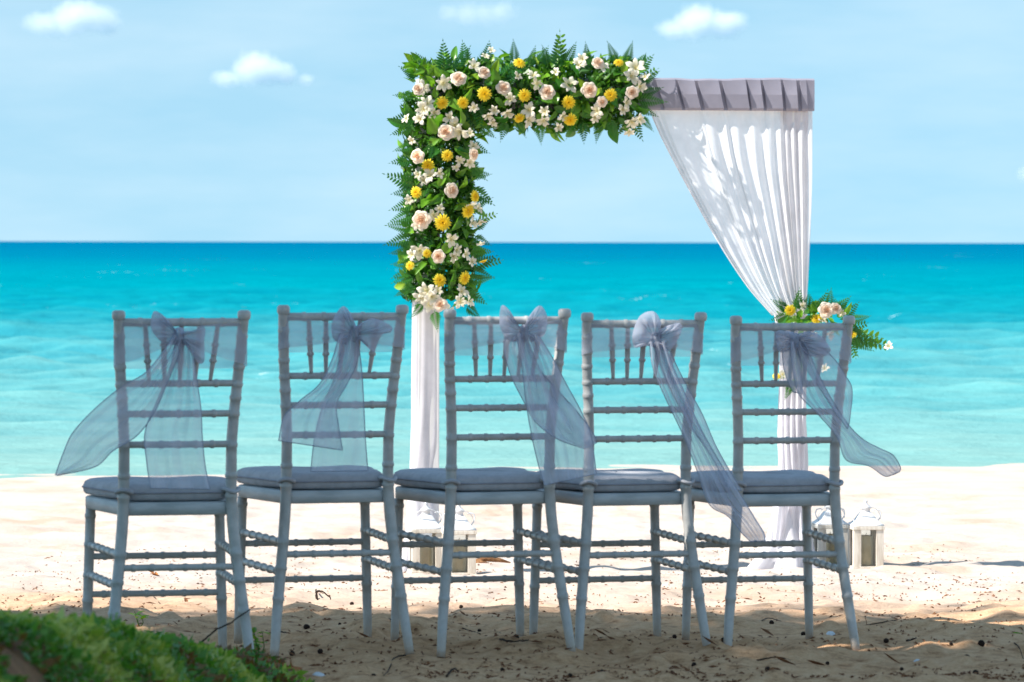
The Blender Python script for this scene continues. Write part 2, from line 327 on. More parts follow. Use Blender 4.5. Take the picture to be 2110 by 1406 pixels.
pn = noise(nt, .05, 4, .6, mapscale=(1, .6, 1)); pj = N.new('ShaderNodeMath'); pj.operation = 'MULTIPLY_ADD'; pj.inputs[1].default_value = .22; L.new(pn.outputs[0], pj.inputs[0]); L.new(lg.outputs[0], pj.inputs[2])
mr = N.new('ShaderNodeMapRange'); L.new(pj.outputs[0], mr.inputs[0]); mr.inputs[1].default_value = 1.5 + .11; mr.inputs[2].default_value = 3.2 + .11
SEA = [(0.0, (.215, .38, .35)), (.06, (.175, .37, .36)), (.12, (.125, .35, .355)), (.225, (.05, .29, .325)), (.30, (.004, .236, .29)), (.42, (.0, .224, .28)), (.58, (.0, .20, .275)), (.70, (.0, .160, .26)), (1.0, (.0, .132, .245))]
cr = ramp(nt, mr.outputs[0], SEA)
w1 = noise(nt, .55, 5, .62, mapscale=(.5, 1, 1), dist=.4); wv = ramp(nt, w1.outputs[0], [(.3, (.80, .88, .92)), (.7, (1.12, 1.07, 1.05))])
c0 = mixc(nt, .85, cr.outputs[0], wv.outputs[0], 'MULTIPLY')
crest_light = ramp(nt, attr(nt, 'crest').outputs['Fac'], [(.25, (.62, .82, .88)), (.5, (1, 1, 1)), (.8, (1.5, 1.16, 1.10))]); c1 = mixc(nt, 1.0, c0.outputs[2], crest_light.outputs[0], 'MULTIPLY')  # sky reflection and light through crests, tinted in by wave height and slope
f1 = noise(nt, 1.6, 6, .75, mapscale=(1.6, .8, 1)); f2 = noise(nt, .12, 3, .5)
fm = N.new('ShaderNodeMath'); fm.operation = 'MULTIPLY'; L.new(f1.outputs[0], fm.inputs[0]); L.new(f2.outputs[0], fm.inputs[1])
foam = ramp(nt, fm.outputs[0], [(.405, (0, 0, 0)), (.46, (.6, .6, .6))])
c2 = mixc(nt, foam.outputs[0], c1.outputs[2], (.72, .82, .82))
L.new(c2.outputs[2], b.inputs['Base Color']); setp(b, Roughness=.3); b.inputs['Specular IOR Level'].default_value = .0
w2 = noise(nt, 1.6, 6, .65, mapscale=(.6, 1, 1)); bump(nt, w2.outputs[0], b, .55, .25)
link('sea', setmat(s_me, m))['kind'] = 'structure'

# ------------------------------------------------------------------ clouds far out over the sea
def cloud(name, label, px, py, w, h, dist, dens, seed, lobes):
    ctr = at(px, py, dist); s = dist / FPX; bm = MB()
    mb = bmesh.new()
    for (lx, lz, lr) in lobes:
        r_ = bmesh.ops.create_icosphere(mb, subdivisions=3, radius=1)
        for v in r_['verts']: v.co = Vector((lx * w * s + v.co.x * lr * h * s * 2.1, v.co.y * lr * h * s * 1.5, lz * h * s + v.co.z * lr * h * s * 1.45))
    me = bpy.data.meshes.new(name); mb.to_mesh(me); mb.free()
    o = link(name, me, None, ctr); rm = o.modifiers.new('r', 'REMESH'); rm.mode = 'VOXEL'; rm.voxel_size = h * s * .09
    m, nt, N, L, b = nodes_of('cloud_vapour'); N.remove(b)
    pv = N.new('ShaderNodeVolumePrincipled'); pv.inputs['Color'].default_value = (1, 1, 1, 1); pv.inputs['Anisotropy'].default_value = .0
    n = noise(nt, 1.0 / (h * s * .55), 5, .6, 'Object'); n.inputs['Lacunarity'].default_value = 2.2
    # fade towards the hull so the cloud has no hard skin
    tcn = N.new('ShaderNodeTexCoord'); best = None
    for (lx, lz, lr) in lobes:
        vsb = N.new('ShaderNodeVectorMath'); vsb.operation = 'SUBTRACT'; vsb.inputs[1].default_value = (lx * w * s, 0, lz * h * s); L.new(tcn.outputs['Object'], vsb.inputs[0])
        vm = N.new('ShaderNodeVectorMath'); vm.operation = 'MULTIPLY'; k = 1 / (lr * h * s); vm.inputs[1].default_value = (k / 1.45, k, k); L.new(vsb.outputs[0], vm.inputs[0])
        ln = N.new('ShaderNodeVectorMath'); ln.operation = 'LENGTH'; L.new(vm.outputs[0], ln.inputs[0])
        if best is None: best = ln.outputs['Value']
        else:
            mn = N.new('ShaderNodeMath'); mn.operation = 'SMOOTH_MIN'; mn.inputs[2].default_value = .25; L.new(best, mn.inputs[0]); L.new(ln.outputs['Value'], mn.inputs[1]); best = mn.outputs[0]
    sub = N.new('ShaderNodeMath'); sub.operation = 'MULTIPLY_ADD'; sub.inputs[1].default_value = 1.5; L.new(n.outputs[0], sub.inputs[0])
    inv = N.new('ShaderNodeMath'); inv.operation = 'MULTIPLY_ADD'; inv.inputs[1].default_value = -1.0; inv.inputs[2].default_value = .24; L.new(best, inv.inputs[0]); L.new(inv.outputs[0], sub.inputs[2])
    rr = N.new('ShaderNodeMapRange'); L.new(sub.outputs[0], rr.inputs[0]); rr.inputs[1].default_value = 0; rr.inputs[2].default_value = .9; rr.inputs[3].default_value = 0; rr.inputs[4].default_value = dens / (h * s)
    L.new(rr.outputs[0], pv.inputs['Density']); L.new(pv.outputs[0], N['Material Output'].inputs['Volume'])
    me.materials.append(m); tag(o, label, 'cloud', None); return o
CL = [((150, 40, 250, 80, 6000, 3.4, 1), [(0, .05, .52), (-.25, -.12, .38), (.27, -.08, .36), (.12, .08, .45)], 'broad flat-based white cloud high over the open sea'),
      ((535, 148, 250, 78, 6500, 4.2, 2), [(-.05, .12, .48), (-.28, -.2, .3), (.2, -.12, .28), (.38, -.22, .2), (.08, 0, .42)], 'puffy white cloud with a ragged tail above the bare sea'),
      ((1445, 50, 200, 80, 6200, 4.2, 3), [(-.05, .08, .50), (-.3, -.15, .33), (.22, -.02, .42), (.36, .02, .28)], 'bright heaped white cloud above the end of the beam'),
      ((985, 28, 180, 54, 7000, 1.0, 4), [(-.12, 0, .55), (.08, -.05, .5), (.26, .02, .5), (-.3, .0, .4)], 'thin faded cloud above the flower garland'),
      ((2125, 355, 60, 46, 6800, 1.5, 5), [(0, 0, .5), (.3, .1, .4)], 'small pale cloud low over the horizon')]
for (a, lobes, lab) in CL: cloud('cloud', lab, *a, lobes)

# ------------------------------------------------------------------ shade tree left of the chairs (its crown shades them)
def ray_gap(px, py, r, Yd=None):
    p = on_ground(px, py) if Yd is None else at(px, py, Yd); return (np.array(p), r)
GAPS = [ray_gap(1342, 680, .045, 12.06), ray_gap(1512, 1120, .035, 12.2), ray_gap(1510, 1170, .035, 12.2), ray_gap(1506, 1215, .035, 12.2), ray_gap(1470, 1165, .03, 12.4),
        ray_gap(1600, 1346, .035), ray_gap(1640, 1344, .025), ray_gap(612, 1398, .015), ray_gap(130, 1290, .08), ray_gap(230, 1300, .06)]
for px in range(1960, 2300, 22): GAPS.append(ray_gap(px, 1283 - (px - 1960) * .03, .05)); GAPS.append(ray_gap(px - 20, 1267, .03))
def shade_tree(name, label, tx, ty, cxx, cyy, cz, rx, ry, rz, nclump, seed, gaps):
    r = np.random.default_rng(seed); root = thing(name, label, 'tree', (tx, ty, gz(tx, ty) - .05))
    o0 = np.array(root.location)
    tb = MB(); path = cat_rom([(0, 0, 0), (.12, .05, 1.0), (.05, -.08, 2.2), (.3, .1, 3.6), ((cxx - tx) * .5, (cyy - ty) * .5, cz - 1.2)], 16)
    tb.tube([Vector(p) for p in path], [.27 - .15 * i / 15 for i in range(16)], 12)
    for k in range(11):
        a = k * 2.4 + r.uniform(-.3, .3); st = path[int(r.integers(8, 15))]
        en = np.array([cxx, cyy, cz]) - o0 + np.array([math.cos(a) * rx * .75, math.sin(a) * ry * .75, r.uniform(-.4, .8) * rz * .6])
        mid = (st + en) / 2 + np.array([0, 0, .5]); q = cat_rom([st, mid, en], 9); tb.tube([Vector(p) for p in q], [.09 - .075 * i / 8 for i in range(9)], 7)
    build('trunk', tb, 'bark', root)
    d = r.normal(size=(nclump, 3)); d /= np.linalg.norm(d, axis=1)[:, None]; rad = r.random(nclump) ** (1 / 2.6)
    cc = np.array([cxx, cyy, cz]) + d * rad[:, None] * np.array([rx, ry, rz])
    n = 95; P = np.repeat(cc, n, 0) + r.normal(size=(nclump * n, 3)) * np.array([.30, .30, .2])
    S = np.array(SUN)
    keep = np.ones(len(P), bool)
    for g, rr in gaps:
        v = P - g; tt = v @ S; dist = np.linalg.norm(v - tt[:, None] * S, axis=1); keep &= ~((dist < rr + .055) & (tt > 0))
    P = P[keep] - o0; k = len(P)
    ax = r.normal(size=(k, 3)); ax[:, 2] *= .5; ax /= np.linalg.norm(ax, axis=1)[:, None]; bx = np.cross(ax, r.normal(size=(k, 3)) * np.array([.5, .5, 1])); bx /= np.linalg.norm(bx, axis=1)[:, None]
    l = r.uniform(.055, .085, k)[:, None]; w = l * .5
    V = np.stack([P - ax * l, P + bx * w, P + ax * l, P - bx * w], 1).reshape(-1, 3)
    me = mesh_np('crown', V, np.arange(4 * k).reshape(-1, 4), {'tone': np.repeat(r.random(k), 4)}, smooth=False)
    link('crown', setmat(me, 'tree'), root); return root
hh = 8.6; sh = hh / math.tan(SUN_EL)
shade_tree('shade_tree', 'broad leafy tree whose crown shades the row of chairs', -8.6, 5.6, -sh * math.cos(SUN_AZ) + .2, 8.75 + sh * math.sin(-SUN_AZ), hh, 6.4, 5.3, 1.7, 1900, 3, GAPS)

# ------------------------------------------------------------------ the chairs
def ringed(path, r0, rings, bulge=.0019, width=.0065, taper=None, n=None):
    """dense path and radius list with turned rings at the given fractions of the length"""
    P = [np.array(p, float) for p in path]; seg = [np.linalg.norm(P[i + 1] - P[i]) for i in range(len(P) - 1)]; cum = np.concatenate([[0], np.cumsum(seg)]); Ln = cum[-1]
    ss = set(np.linspace(0, Ln, n or 14))
    for q in rings:
        c = q * Ln
        for dlt in (-1.0, -.75, -.3, .3, .75, 1.0):
            if 0 <= c + dlt * width <= Ln: ss.add(c + dlt * width)
    ss = sorted(ss); A = np.array(P); pts = [tuple(np.interp(s_, cum, A[:, i]) for i in range(3)) for s_ in ss]; rad = []
    for s_ in ss:
        r_ = np.interp(s_ / Ln, *zip(*r0)) if hasattr(r0, '__len__') else r0
        for q in rings:
            dd = abs(s_ - q * Ln) / width
            if dd < .99: r_ += bulge * (1 if dd < .5 else .72)
        rad.append(r_)
    return pts, rad
hw = lambda z: float(np.interp(z, [0, .1, .19, .28, .375, .46, .585, .66, .78, .92], [.185, .174, .163, .152, .143, .139, .139, .1435, .1535, .162]))
yb = lambda z: float(np.interp(z, [0, .12, .25, .36, .46, .6, .76, .92], [-.238, -.215, -.196, -.184, -.180, -.186, -.206, -.238]))
def make_chair():
    root = thing('chair', '-', 'chair')
    zs = np.linspace(0, .92, 40)
    for s in (-1, 1):
        mb = MB(); path = cat_rom([(s * hw(z), yb(z), z) for z in zs], 60)
        rz = [.155, .235, .305, .452, .505, .583, .663, .705, .74, .785, .825, .865]
        p, r = ringed(path, [(0, .0118), (.17, .0144), (.45, .0150), (.6, .0142), (.97, .0134), (1, .0134)], [z / .925 for z in rz], n=44)
        mb.tube(p, r, 14); mb.lathe([(0, .928), (.011, .928), (.0165, .924), (.0175, .916), (.0165, .908), (.0145, .904)], 14, (s * hw(.92), yb(.92), 0))
        build('rear_post', mb, 'paint', root)
        mb = MB(); p, r = ringed([(s * .183, .192, 0), (s * .172, .188, .40)], [(0, .0112), (.35, .0132), (1, .0132)], [.39, .555, .76, .95]); mb.tube(p, r, 14)
        build('front_leg', mb, 'paint', root)
        for z in (.303, .225):
            mb = MB(); xf = .183 - .011 * z / .4
            p, r = ringed([(s * xf, .190, z), (s * (xf + hw(z)) / 2, 0, z - .001), (s * hw(z), yb(z), z - .003)], .0085, [.10, .26, .42, .58, .74, .90], .0032); mb.tube(p, r, 10)
            build('side_rung', mb, 'paint', root)
    def cross(name, x, y, z, rad, rings, bow=0, y2=None):
        mb = MB(); path = [(x * q, y - bow * (1 - q * q), z) for q in np.linspace(-1, 1, 9)]
        p, r = ringed(path, rad, rings, .0020); mb.tube(p, r, 10); return build(name, mb, 'paint', root)
    cross('front_rung', .176, .190, .272, .0085, [.12, .28, .44, .56, .72, .88]); cross('front_rung', .179, .191, .172, .0085, [.12, .28, .44, .56, .72, .88])
    cross('rear_rung', hw(.268), yb(.268), .268, .0085, [.12, .28, .44, .56, .72, .88])
    cross('top_rail', hw(.898), yb(.898), .897, .0105, [.17, .335, .5, .665, .83], .008)
    for z in (.740, .662, .583): cross('back_rail', hw(z), yb(z), z, .0088, [.185, .34, .5, .66, .815], .006)
    for k in range(5):
        q = (k - 2) / 2; mb = MB()
        p, r = ringed([(q * .094, yb(.897) - .006, .892), (q * .079, yb(.745) - .005, .745)], [(0, .0058), (.5, .0076), (1, .0048)], [.36, .64], .003, .005); mb.tube(p, r, 9); build('spindle', mb, 'paint', root)
    # seat apron and cushion: rounded trapezoid outlines
    def outline(hr, hf, y0, y1, rc, n=7):
        pts = []
        for (cx_, cy_, a0) in ((hf - rc, y1 - rc, 0), (-(hf - rc), y1 - rc, 90), (-(hr - rc * .5), y0 + rc * .5, 180), (hr - rc * .5, y0 + rc * .5, 270)):
            rr = rc if a0 < 180 else rc * .5
            for i in range(n): a = math.radians(a0 + 90 * i / (n - 1)); pts.append((cx_ + rr * math.cos(a), cy_ + rr * math.sin(a)))
        out = []
        for i in range(len(pts)):
            out.append(pts[i]); j = (i + 1) % len(pts); d = math.dist(pts[i], pts[j])
            if d > .06:
                for q in range(1, 6): out.append((pts[i][0] + (pts[j][0] - pts[i][0]) * q / 6, pts[i][1] + (pts[j][1] - pts[i][1]) * q / 6))
        return out
    def stack(mb, ol, prof, wob=0):
        cx_, cy_ = 0, .01; rings = []
        for (ins, z) in prof:
            rings.append([((x - cx_) * (1 - ins / .19) + cx_, (y - cy_) * (1 - ins / .19) + cy_, z + wob * math.sin(x * 21 + 1) * math.sin(y * 17)) for x, y in ol])
        mb.grid([list(c) for c in zip(*rings)], closed_u=True)
    ol = outline(.146, .190, -.176, .212, .055); mb = MB(); stack(mb, ol, [(.186, .401), (.006, .4), (0, .403), (0, .431), (.004, .434), (.186, .434)]); build('seat_frame', mb, 'apron', root)
    ol = outline(.140, .196, -.168, .222, .06); mb = MB(); stack(mb, ol, [(.187, .4365), (.02, .4365), (.006, .440), (.001, .447), (0, .456), (.001, .464), (.005, .473), (.015, .479), (.04, .4815), (.1, .483), (.187, .483)], .003)
    cu = build('cushion', mb, 'cushion', root)
    mb = MB(); pl = [(x * 1.004, y * 1.004, .4575) for x, y in ol]; mb.tube(pl + [pl[0]], .0026, 6, cap=False); build('piping', mb, 'piping', cu)
    for s in (-1, 1):
        mb = MB(); c = Vector((s * hw(.462), yb(.462), .464))
        mb.tube([c + Vector((.0205 * math.cos(a), .0205 * math.sin(a), .004 * math.sin(2 * a + s))) for a in np.linspace(0, 2 * math.pi, 17)], .0055, 7)
        mb.tube([c + Vector((-s * .018, .012, .002)), c + Vector((-s * .035, .03, .004)), c + Vector((-s * .05, .05, .002))], .004, 6)
        build('cushion_tie', mb, 'cushion', cu)
    return root
CH_PX = [366, 695, 1031, 1313, 1620]; CH_D = [11.45, 11.85, 12.0, 12.16, 12.31]; CH_A = [13.5, 16.6, 18.5, 16.6, 13.4]
CH_LAB = ['silver-grey chair beside the grassy bank, first in the row', 'silver-grey chair, second from the grassy bank', 'silver-grey chair in the middle of the row of five',
          'silver-grey chair with the bright sunlit bow on its back', 'silver-grey chair at the lantern end of the row, farthest from the grassy bank']
proto = make_chair(); chairs = []
for k in range(5):
    o = proto if k == 0 else copy_tree(proto)
    a = math.radians(CH_A[k]); Rm = Matrix.Rotation(a, 3, 'Z'); p = at(CH_PX[k], 990, CH_D[k])
    loc = p - Rm @ Vector((0, -.18, 0)); zb = float(np.interp(p.x, CH_X, CH_Z)) - .002
    o.location = (loc.x, loc.y, zb); o.rotation_euler = (0, 0, a); o['label'] = CH_LAB[k]; o['group'] = 'ceremony chairs in a row on the sand'
    chairs.append((o.location.copy(), Rm, a))

# ------------------------------------------------------------------ organza sashes
def sheet_normal_noise(u, v, s): return .5 * math.sin(7.1 * u + 3 * s) + .5 * math.sin(5.3 * v * 2 + 11 * u + s)
def sash(k, label, zlo, knot, loops, tails, ztop=.902):
    loc, Rm, a = chairs[k]
    root = thing('sash', label, 'sash', loc, a, 'organza sashes tied on the chairs'); inv = Rm.transposed(); n = Rm @ Vector((0, 1, 0))
    def conv(px, py, off):
        p = on_plane(px, py, loc + Rm @ Vector((0, -.232 - off, 0)), n); q = inv @ (p - loc); return q
    kp = conv(knot[0], knot[1], .035)
    # band: runs in front of the spindles, round the posts and gathers at the knot
    mb = MB(); rows = []; NV = 9
    def row(x, y, z0, z1, fold, ph): rows.append([(x, y + fold * math.sin(ph + j * 2.1) + .25 * fold * math.sin(5 * j + ph * 3), z0 + (z1 - z0) * j / (NV - 1)) for j in range(NV)])
    def arm(s):
        out = []
        for q in np.linspace(0, 1, 12):                          # front sheet from the middle to the post
            out.append((s * q * .157, yb(.85) + .018 - .006 * q + .003 * math.sin(9 * q + s), zlo, ztop, .0012, 0))
        for ang in np.linspace(0, math.pi, 7):                   # round the outside of the post
            out.append((s * (.157 + .0155 * math.sin(ang)), yb(.85) + .0 + .0185 * math.cos(ang), zlo + .004 * ang, ztop - .001 * ang, .001, 1))
        x0, z0, z1 = s * .157, zlo + .013, ztop - .003
        for q in np.linspace(.06, 1, 15):                        # gathered towards the knot
            w = q ** 1.15; hz0 = z0 + (kp.z - .016 - z0) * w; hz1 = z1 + (kp.z + .018 - z1) * w
            out.append((x0 + (kp.x - x0) * q, yb(.85) - .020 + (kp.y - yb(.85) + .022) * q, hz0, hz1, .006 * min(1, q * 2) * (1.1 - .5 * q), 2.0 + s))
        return out
    for s in (-1, 1):
        rows.clear()
        for r_ in arm(s): row(*r_)
        mb.grid([list(r_) for r_ in rows])
    build('band', mb, 'band', root)
    # knot
    mb = MB(); pts = []
    for i in range(14):
        aa = 2 * math.pi * i / 14; pts.append([(kp.x + .013 * math.cos(aa) * f * (1 + .2 * math.sin(3 * aa)), kp.y - .010 + .012 * math.sin(aa) * f, kp.z - .022 + .044 * q) for q, f in ((0, .35), (.15, .8), (.4, 1.05), (.7, 1.0), (.9, .75), (1, .3))])
    mb.grid(pts, closed_u=True); build('knot', mb, 'sash', root)
    for li, lp in enumerate(loops):
        mb = MB(); bp = cat_rom(lp, 44)
        for side in (1, -1):
            g = []
            for i, q in enumerate(bp):
                rr = []
                for j in range(13):
                    f = j / 12; px, py = knot[0] + (q[0] - knot[0]) * f, knot[1] + (q[1] - knot[1]) * f
                    off = .036 + side * (.015 * math.sin(math.pi * f) ** .8) + .010 * f + (.010 * (abs(math.sin(i * .62 + li * 2 + side * .7)) - .5) + .004 * math.sin(i * 1.9 + side + 3 * f)) * math.sin(math.pi * min(1, .1 + f * .95)) + .006 * math.sin(i * .9 + 5 * f) * f
                    rr.append(conv(px, py, off))
                g.append(rr)
            mb.grid(g)
        build('loop', mb, 'sash', root)
    for ti, (Lp, Rp, o0, o1, fold, nf) in enumerate(tails):
        NU, NVt = 64, 30; A, B_ = cat_rom(Lp, NU), cat_rom(Rp, NU); mb = MB(); g = []
        for i in range(NU):
            u = i / (NU - 1); rr = []
            for j in range(NVt):
                v = j / (NVt - 1); px, py = A[i] * (1 - v) + B_[i] * v
                off = .035 + o0 + (o1 - o0) * u ** 1.3 + 1.5 * fold * (1 - .45 * u) * math.sin(2 * math.pi * nf * v + 1.7 * ti + 1.2 * math.sin(2.5 * u + ti)) + .012 * u * math.sin(6 * u + 3 * v + ti * 2) + .9 * fold * (abs(math.sin(math.pi * nf * 1.7 * v + 2.2 * u + ti)) ** .6 - .5) * (1 - .3 * u) + .16 * fold * math.sin(2 * math.pi * (nf * 3.1) * v + 9 * u * (1 + .3 * v) + ti) + .25 * fold * math.sin(23 * u + 9 * v * v + 3 * ti)
                rr.append(conv(px, py, off))
            g.append(rr)
        mb.grid(g); tl = build('tail', mb, 'sash', root)
        hm = MB(); edge = [r_[0] for r_ in g] + g[-1][1:-1] + [r_[-1] for r_ in g[::-1]]; hm.tube(edge, .0013, 5); build('hem', hm, 'hem', tl)
    return root
SL = ['pale organza sash with one long tail blown far out over the seat beside the bank', 'organza sash with two tails crossing, tied on the chair second from the grassy bank',
      'wide organza sash tail slanting across to the next chair, on the middle chair', 'organza sash with a bright sunlit bow and one long tail blown past the next chair',
      'organza sash with a twisted tail streaming out over bare sand towards the lanterns']
sash(0, SL[0], .778, (368, 692), [[(366, 712), (335, 706), (312, 678), (317, 642), (342, 655), (366, 684)], [(372, 684), (398, 682), (422, 676), (421, 705), (421, 744), (408, 748), (398, 722), (374, 706)]],
     [([(358, 690), (338, 722), (300, 768), (250, 798), (196, 842), (150, 892), (130, 935), (114, 979)], [(376, 700), (364, 742), (344, 790), (318, 850), (282, 898), (232, 930), (196, 962), (120, 980)], .01, .10, .009, 1.6),
      ([(362, 700), (350, 760), (322, 830), (299, 890), (302, 950), (310, 1006)], [(398, 700), (404, 770), (414, 840), (417, 900), (423, 960), (433, 1008)], .005, .055, .008, 2.2)])
sash(1, SL[1], .802, (728, 688), [[(715, 712), (688, 700), (684, 665), (705, 632), (722, 645), (735, 676)], [(734, 672), (768, 656), (806, 672), (806, 684), (786, 692), (770, 726), (756, 708), (736, 698)]],
     [([(700, 686), (684, 742), (658, 792), (618, 826), (586, 858), (574, 908)], [(738, 694), (736, 745), (716, 790), (694, 832), (698, 880), (706, 928)], .012, .075, .010, 2.1),
      ([(705, 700), (692, 770), (664, 840), (648, 905), (640, 972)], [(738, 700), (746, 770), (750, 840), (753, 905), (758, 970)], .004, .045, .006, 1.5)])
sash(2, SL[2], .803, (1078, 686), [[(1076, 704), (1048, 702), (1030, 672), (1033, 631), (1050, 640), (1070, 676)], [(1080, 676), (1090, 652), (1112, 630), (1127, 652), (1122, 690), (1094, 706)]],
     [([(1064, 688), (1076, 760), (1084, 830), (1096, 900), (1110, 960), (1122, 1000)], [(1108, 688), (1140, 740), (1166, 790), (1196, 845), (1217, 895), (1229, 976)], .012, .07, .011, 2.6),
      ([(1048, 690), (1038, 716), (1052, 772), (1078, 825), (1104, 870), (1150, 905), (1205, 925)], [(1084, 692), (1112, 760), (1150, 805), (1186, 845), (1212, 878), (1226, 900), (1230, 912)], .006, .05, .009, 1.7)])
sash(3, SL[3], .806, (1349, 700), [[(1352, 718), (1330, 712), (1308, 716), (1303, 690), (1318, 652), (1346, 642), (1362, 664), (1356, 690)], [(1352, 686), (1374, 672), (1403, 667), (1401, 692), (1378, 724), (1352, 712)]],
     [([(1338, 704), (1346, 760), (1372, 822), (1408, 898), (1438, 975), (1462, 1040), (1500, 1064), (1530, 1100), (1548, 1117)], [(1368, 704), (1388, 758), (1416, 822), (1450, 895), (1492, 968), (1532, 1030), (1558, 1072), (1574, 1098), (1577, 1114)], .015, .16, .012, 2.4),
      ([(1344, 706), (1376, 790), (1416, 868), (1462, 935), (1500, 1004)], [(1372, 706), (1408, 782), (1446, 852), (1478, 925), (1528, 1012)], .004, .07, .006, 1.3)])
sash(4, SL[4], .790, (1636, 702), [[(1634, 722), (1606, 726), (1600, 704), (1602, 682), (1634, 684)], [(1640, 690), (1664, 684), (1690, 692), (1712, 722), (1690, 736), (1650, 730)]],
     [([(1628, 704), (1634, 762), (1646, 812), (1684, 852), (1724, 900), (1744, 948), (1790, 960), (1822, 981), (1842, 978)], [(1658, 706), (1690, 778), (1718, 830), (1752, 880), (1782, 908), (1812, 924), (1840, 938), (1855, 962), (1854, 972)], .015, .12, .011, 2.1),
      ([(1632, 704), (1658, 756), (1690, 802), (1716, 842), (1746, 884)], [(1656, 690), (1712, 732), (1742, 774), (1756, 806), (1750, 872)], .004, .05, .006, 1.2),
      ([(1612, 722), (1614, 752), (1622, 782), (1634, 808)], [(1642, 716), (1650, 752), (1652, 782), (1654, 812)], .002, .015, .005, 1.1)])

# ------------------------------------------------------------------ the wedding arch
AR = math.radians(9.2); aR = Matrix.Rotation(AR, 3, 'Z'); an = aR @ Vector((0, 1, 0))
A0 = at(884, 600, 19.72)                                          # front face at the flower-wrapped post
def arch(px, py, off=0.0): return on_plane(px, py, A0 - an * off, an)   # a point in the plane of the arch front, off metres out of it
zg0 = gz(A0.x, A0.y) - .02; OR = Vector((A0.x, A0.y, zg0)); ainv = aR.transposed()
def al(p): return ainv @ (p - OR)                                 # to the arch's own axes
ar = thing('wedding_arch', 'white cloth-wrapped wooden wedding arch facing the sea', 'arch', OR, AR)
def aL(px, py, off=0.0): return al(arch(px, py, off))
xl, xr = aL(884, 600).x, aL(1641, 600).x; zt = aL(1675, 164).z; zb_ = aL(1675, 229).z
zr = gz(*(arch(1641, 1100)[:2])) - .03 - zg0
for x, z0 in ((xl, -.03), (xr, zr)):
    mb = MB(); mb.box((x - .048, .004, z0), (x + .048, .10, zt - .01), .004); build('post', mb, 'white_wood', ar, False)
xe0, xe1 = xl - .03, aL(1676, 200).x
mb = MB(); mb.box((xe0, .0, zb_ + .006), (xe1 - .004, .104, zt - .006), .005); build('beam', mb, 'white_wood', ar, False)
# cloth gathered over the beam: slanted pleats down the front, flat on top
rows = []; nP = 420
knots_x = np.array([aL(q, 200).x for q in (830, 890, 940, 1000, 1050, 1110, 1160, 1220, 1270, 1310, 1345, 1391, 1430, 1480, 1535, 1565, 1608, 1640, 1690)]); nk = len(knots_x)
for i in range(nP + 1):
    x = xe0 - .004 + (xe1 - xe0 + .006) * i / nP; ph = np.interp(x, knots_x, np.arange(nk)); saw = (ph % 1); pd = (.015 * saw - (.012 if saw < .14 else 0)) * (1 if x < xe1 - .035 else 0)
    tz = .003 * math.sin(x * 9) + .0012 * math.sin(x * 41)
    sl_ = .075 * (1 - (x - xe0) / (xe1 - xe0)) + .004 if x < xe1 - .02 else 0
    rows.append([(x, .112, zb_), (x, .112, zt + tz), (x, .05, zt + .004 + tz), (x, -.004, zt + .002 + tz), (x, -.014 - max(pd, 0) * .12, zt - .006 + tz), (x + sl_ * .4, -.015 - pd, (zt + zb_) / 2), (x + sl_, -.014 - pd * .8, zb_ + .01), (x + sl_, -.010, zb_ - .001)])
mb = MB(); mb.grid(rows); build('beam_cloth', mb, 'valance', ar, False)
# cloth round each post, loose folds that widen and pool at the sand
def wrap(x, z0, z1, flare, seed, twist=0, lean=0):
    r = np.random.default_rng(seed); nA, nZ = 56, 46; ph = r.uniform(0, 6.28, 4); g = []
    for i in range(nA):
        a = 2 * math.pi * i / nA; col = []
        for j in range(nZ):
            q = j / (nZ - 1); z = z0 + (z1 - z0) * q ** 1.15
            sq = .052 / max(abs(math.cos(a)), abs(math.sin(a))); base = min(sq, .068)
            f = flare * math.exp(-((z - z0) / .16)) + .003
            at_ = a + twist * math.exp(-((z - z0 - .45) / .22) ** 2)
            rip = 1 + (.05 + .30 * math.exp(-(z - z0) / .22)) * (math.sin(7 * at_ + ph[0]) * .5 + math.sin(11 * at_ + ph[1] + 2 * q) * .3 + math.sin(4 * at_ + 5 * q + ph[2]) * .4) + (.06 if twist else .02) * math.sin(5 * at_ + 9 * z + ph[3]) * math.exp(-((z - z0 - .5) / .35) ** 2)
            R_ = (base + f) * rip
            col.append((x + lean * (1 - q) + R_ * math.cos(a) - (flare * .55 * math.exp(-((z - z0) / .12))), .052 + R_ * math.sin(a) * .9, z))
        g.append(col)
    mb = MB(); mb.grid(g, closed_u=True); return mb
build('post_cloth', wrap(xl, -.02, zb_, .05, 3, .5, -.022), 'white_cloth', ar)
build('post_cloth', wrap(xr, zr + .01, zb_, .11, 4, 1.1, -.008), 'white_cloth', ar)
# sheer curtain swept from the beam to the tie-back
NU, NVc = 60, 90; Lc = cat_rom([(1338, 224), (1354, 262), (1374, 304), (1424, 398), (1482, 502), (1540, 590), (1592, 650)], NU); Rc = cat_rom([(1674, 224), (1674, 300), (1673, 400), (1669, 500), (1664, 600), (1660, 650)], NU)
cr_ = np.random.default_rng(9); kx = np.sort(cr_.random(19)); kx[0] = 0; g = []
for i in range(NU):
    u = i / (NU - 1); rr = []
    for j in range(NVc):
        v = j / (NVc - 1); px, py = Lc[i] * (1 - v) + Rc[i] * v; ph = np.interp(v, np.concatenate([kx, [1]]), np.arange(20)) * 2 * math.pi
        off = -.03 + .16 * u ** .8 + (.004 + .0062 * math.sin(math.pi * min(1, u * 1.05)) ** .7) * math.sin(ph + .6 * math.sin(3 * u)) + .006 * math.sin(2.6 * ph + 4 * u) * u
        if v < .02: off += .004
        rr.append(aL(px, py, off))
    g.append(rr)
cu_ = thing('curtain', 'white sheer curtain swept from the beam to a flower tie-back', 'curtain', OR, AR); mb = MB(); mb.grid(g); build('drape', mb, 'curtain', cu_)
mb = MB(); mb.tube([r_[0] for r_ in g], .003, 6); build('hem', mb, 'curtain', cu_)
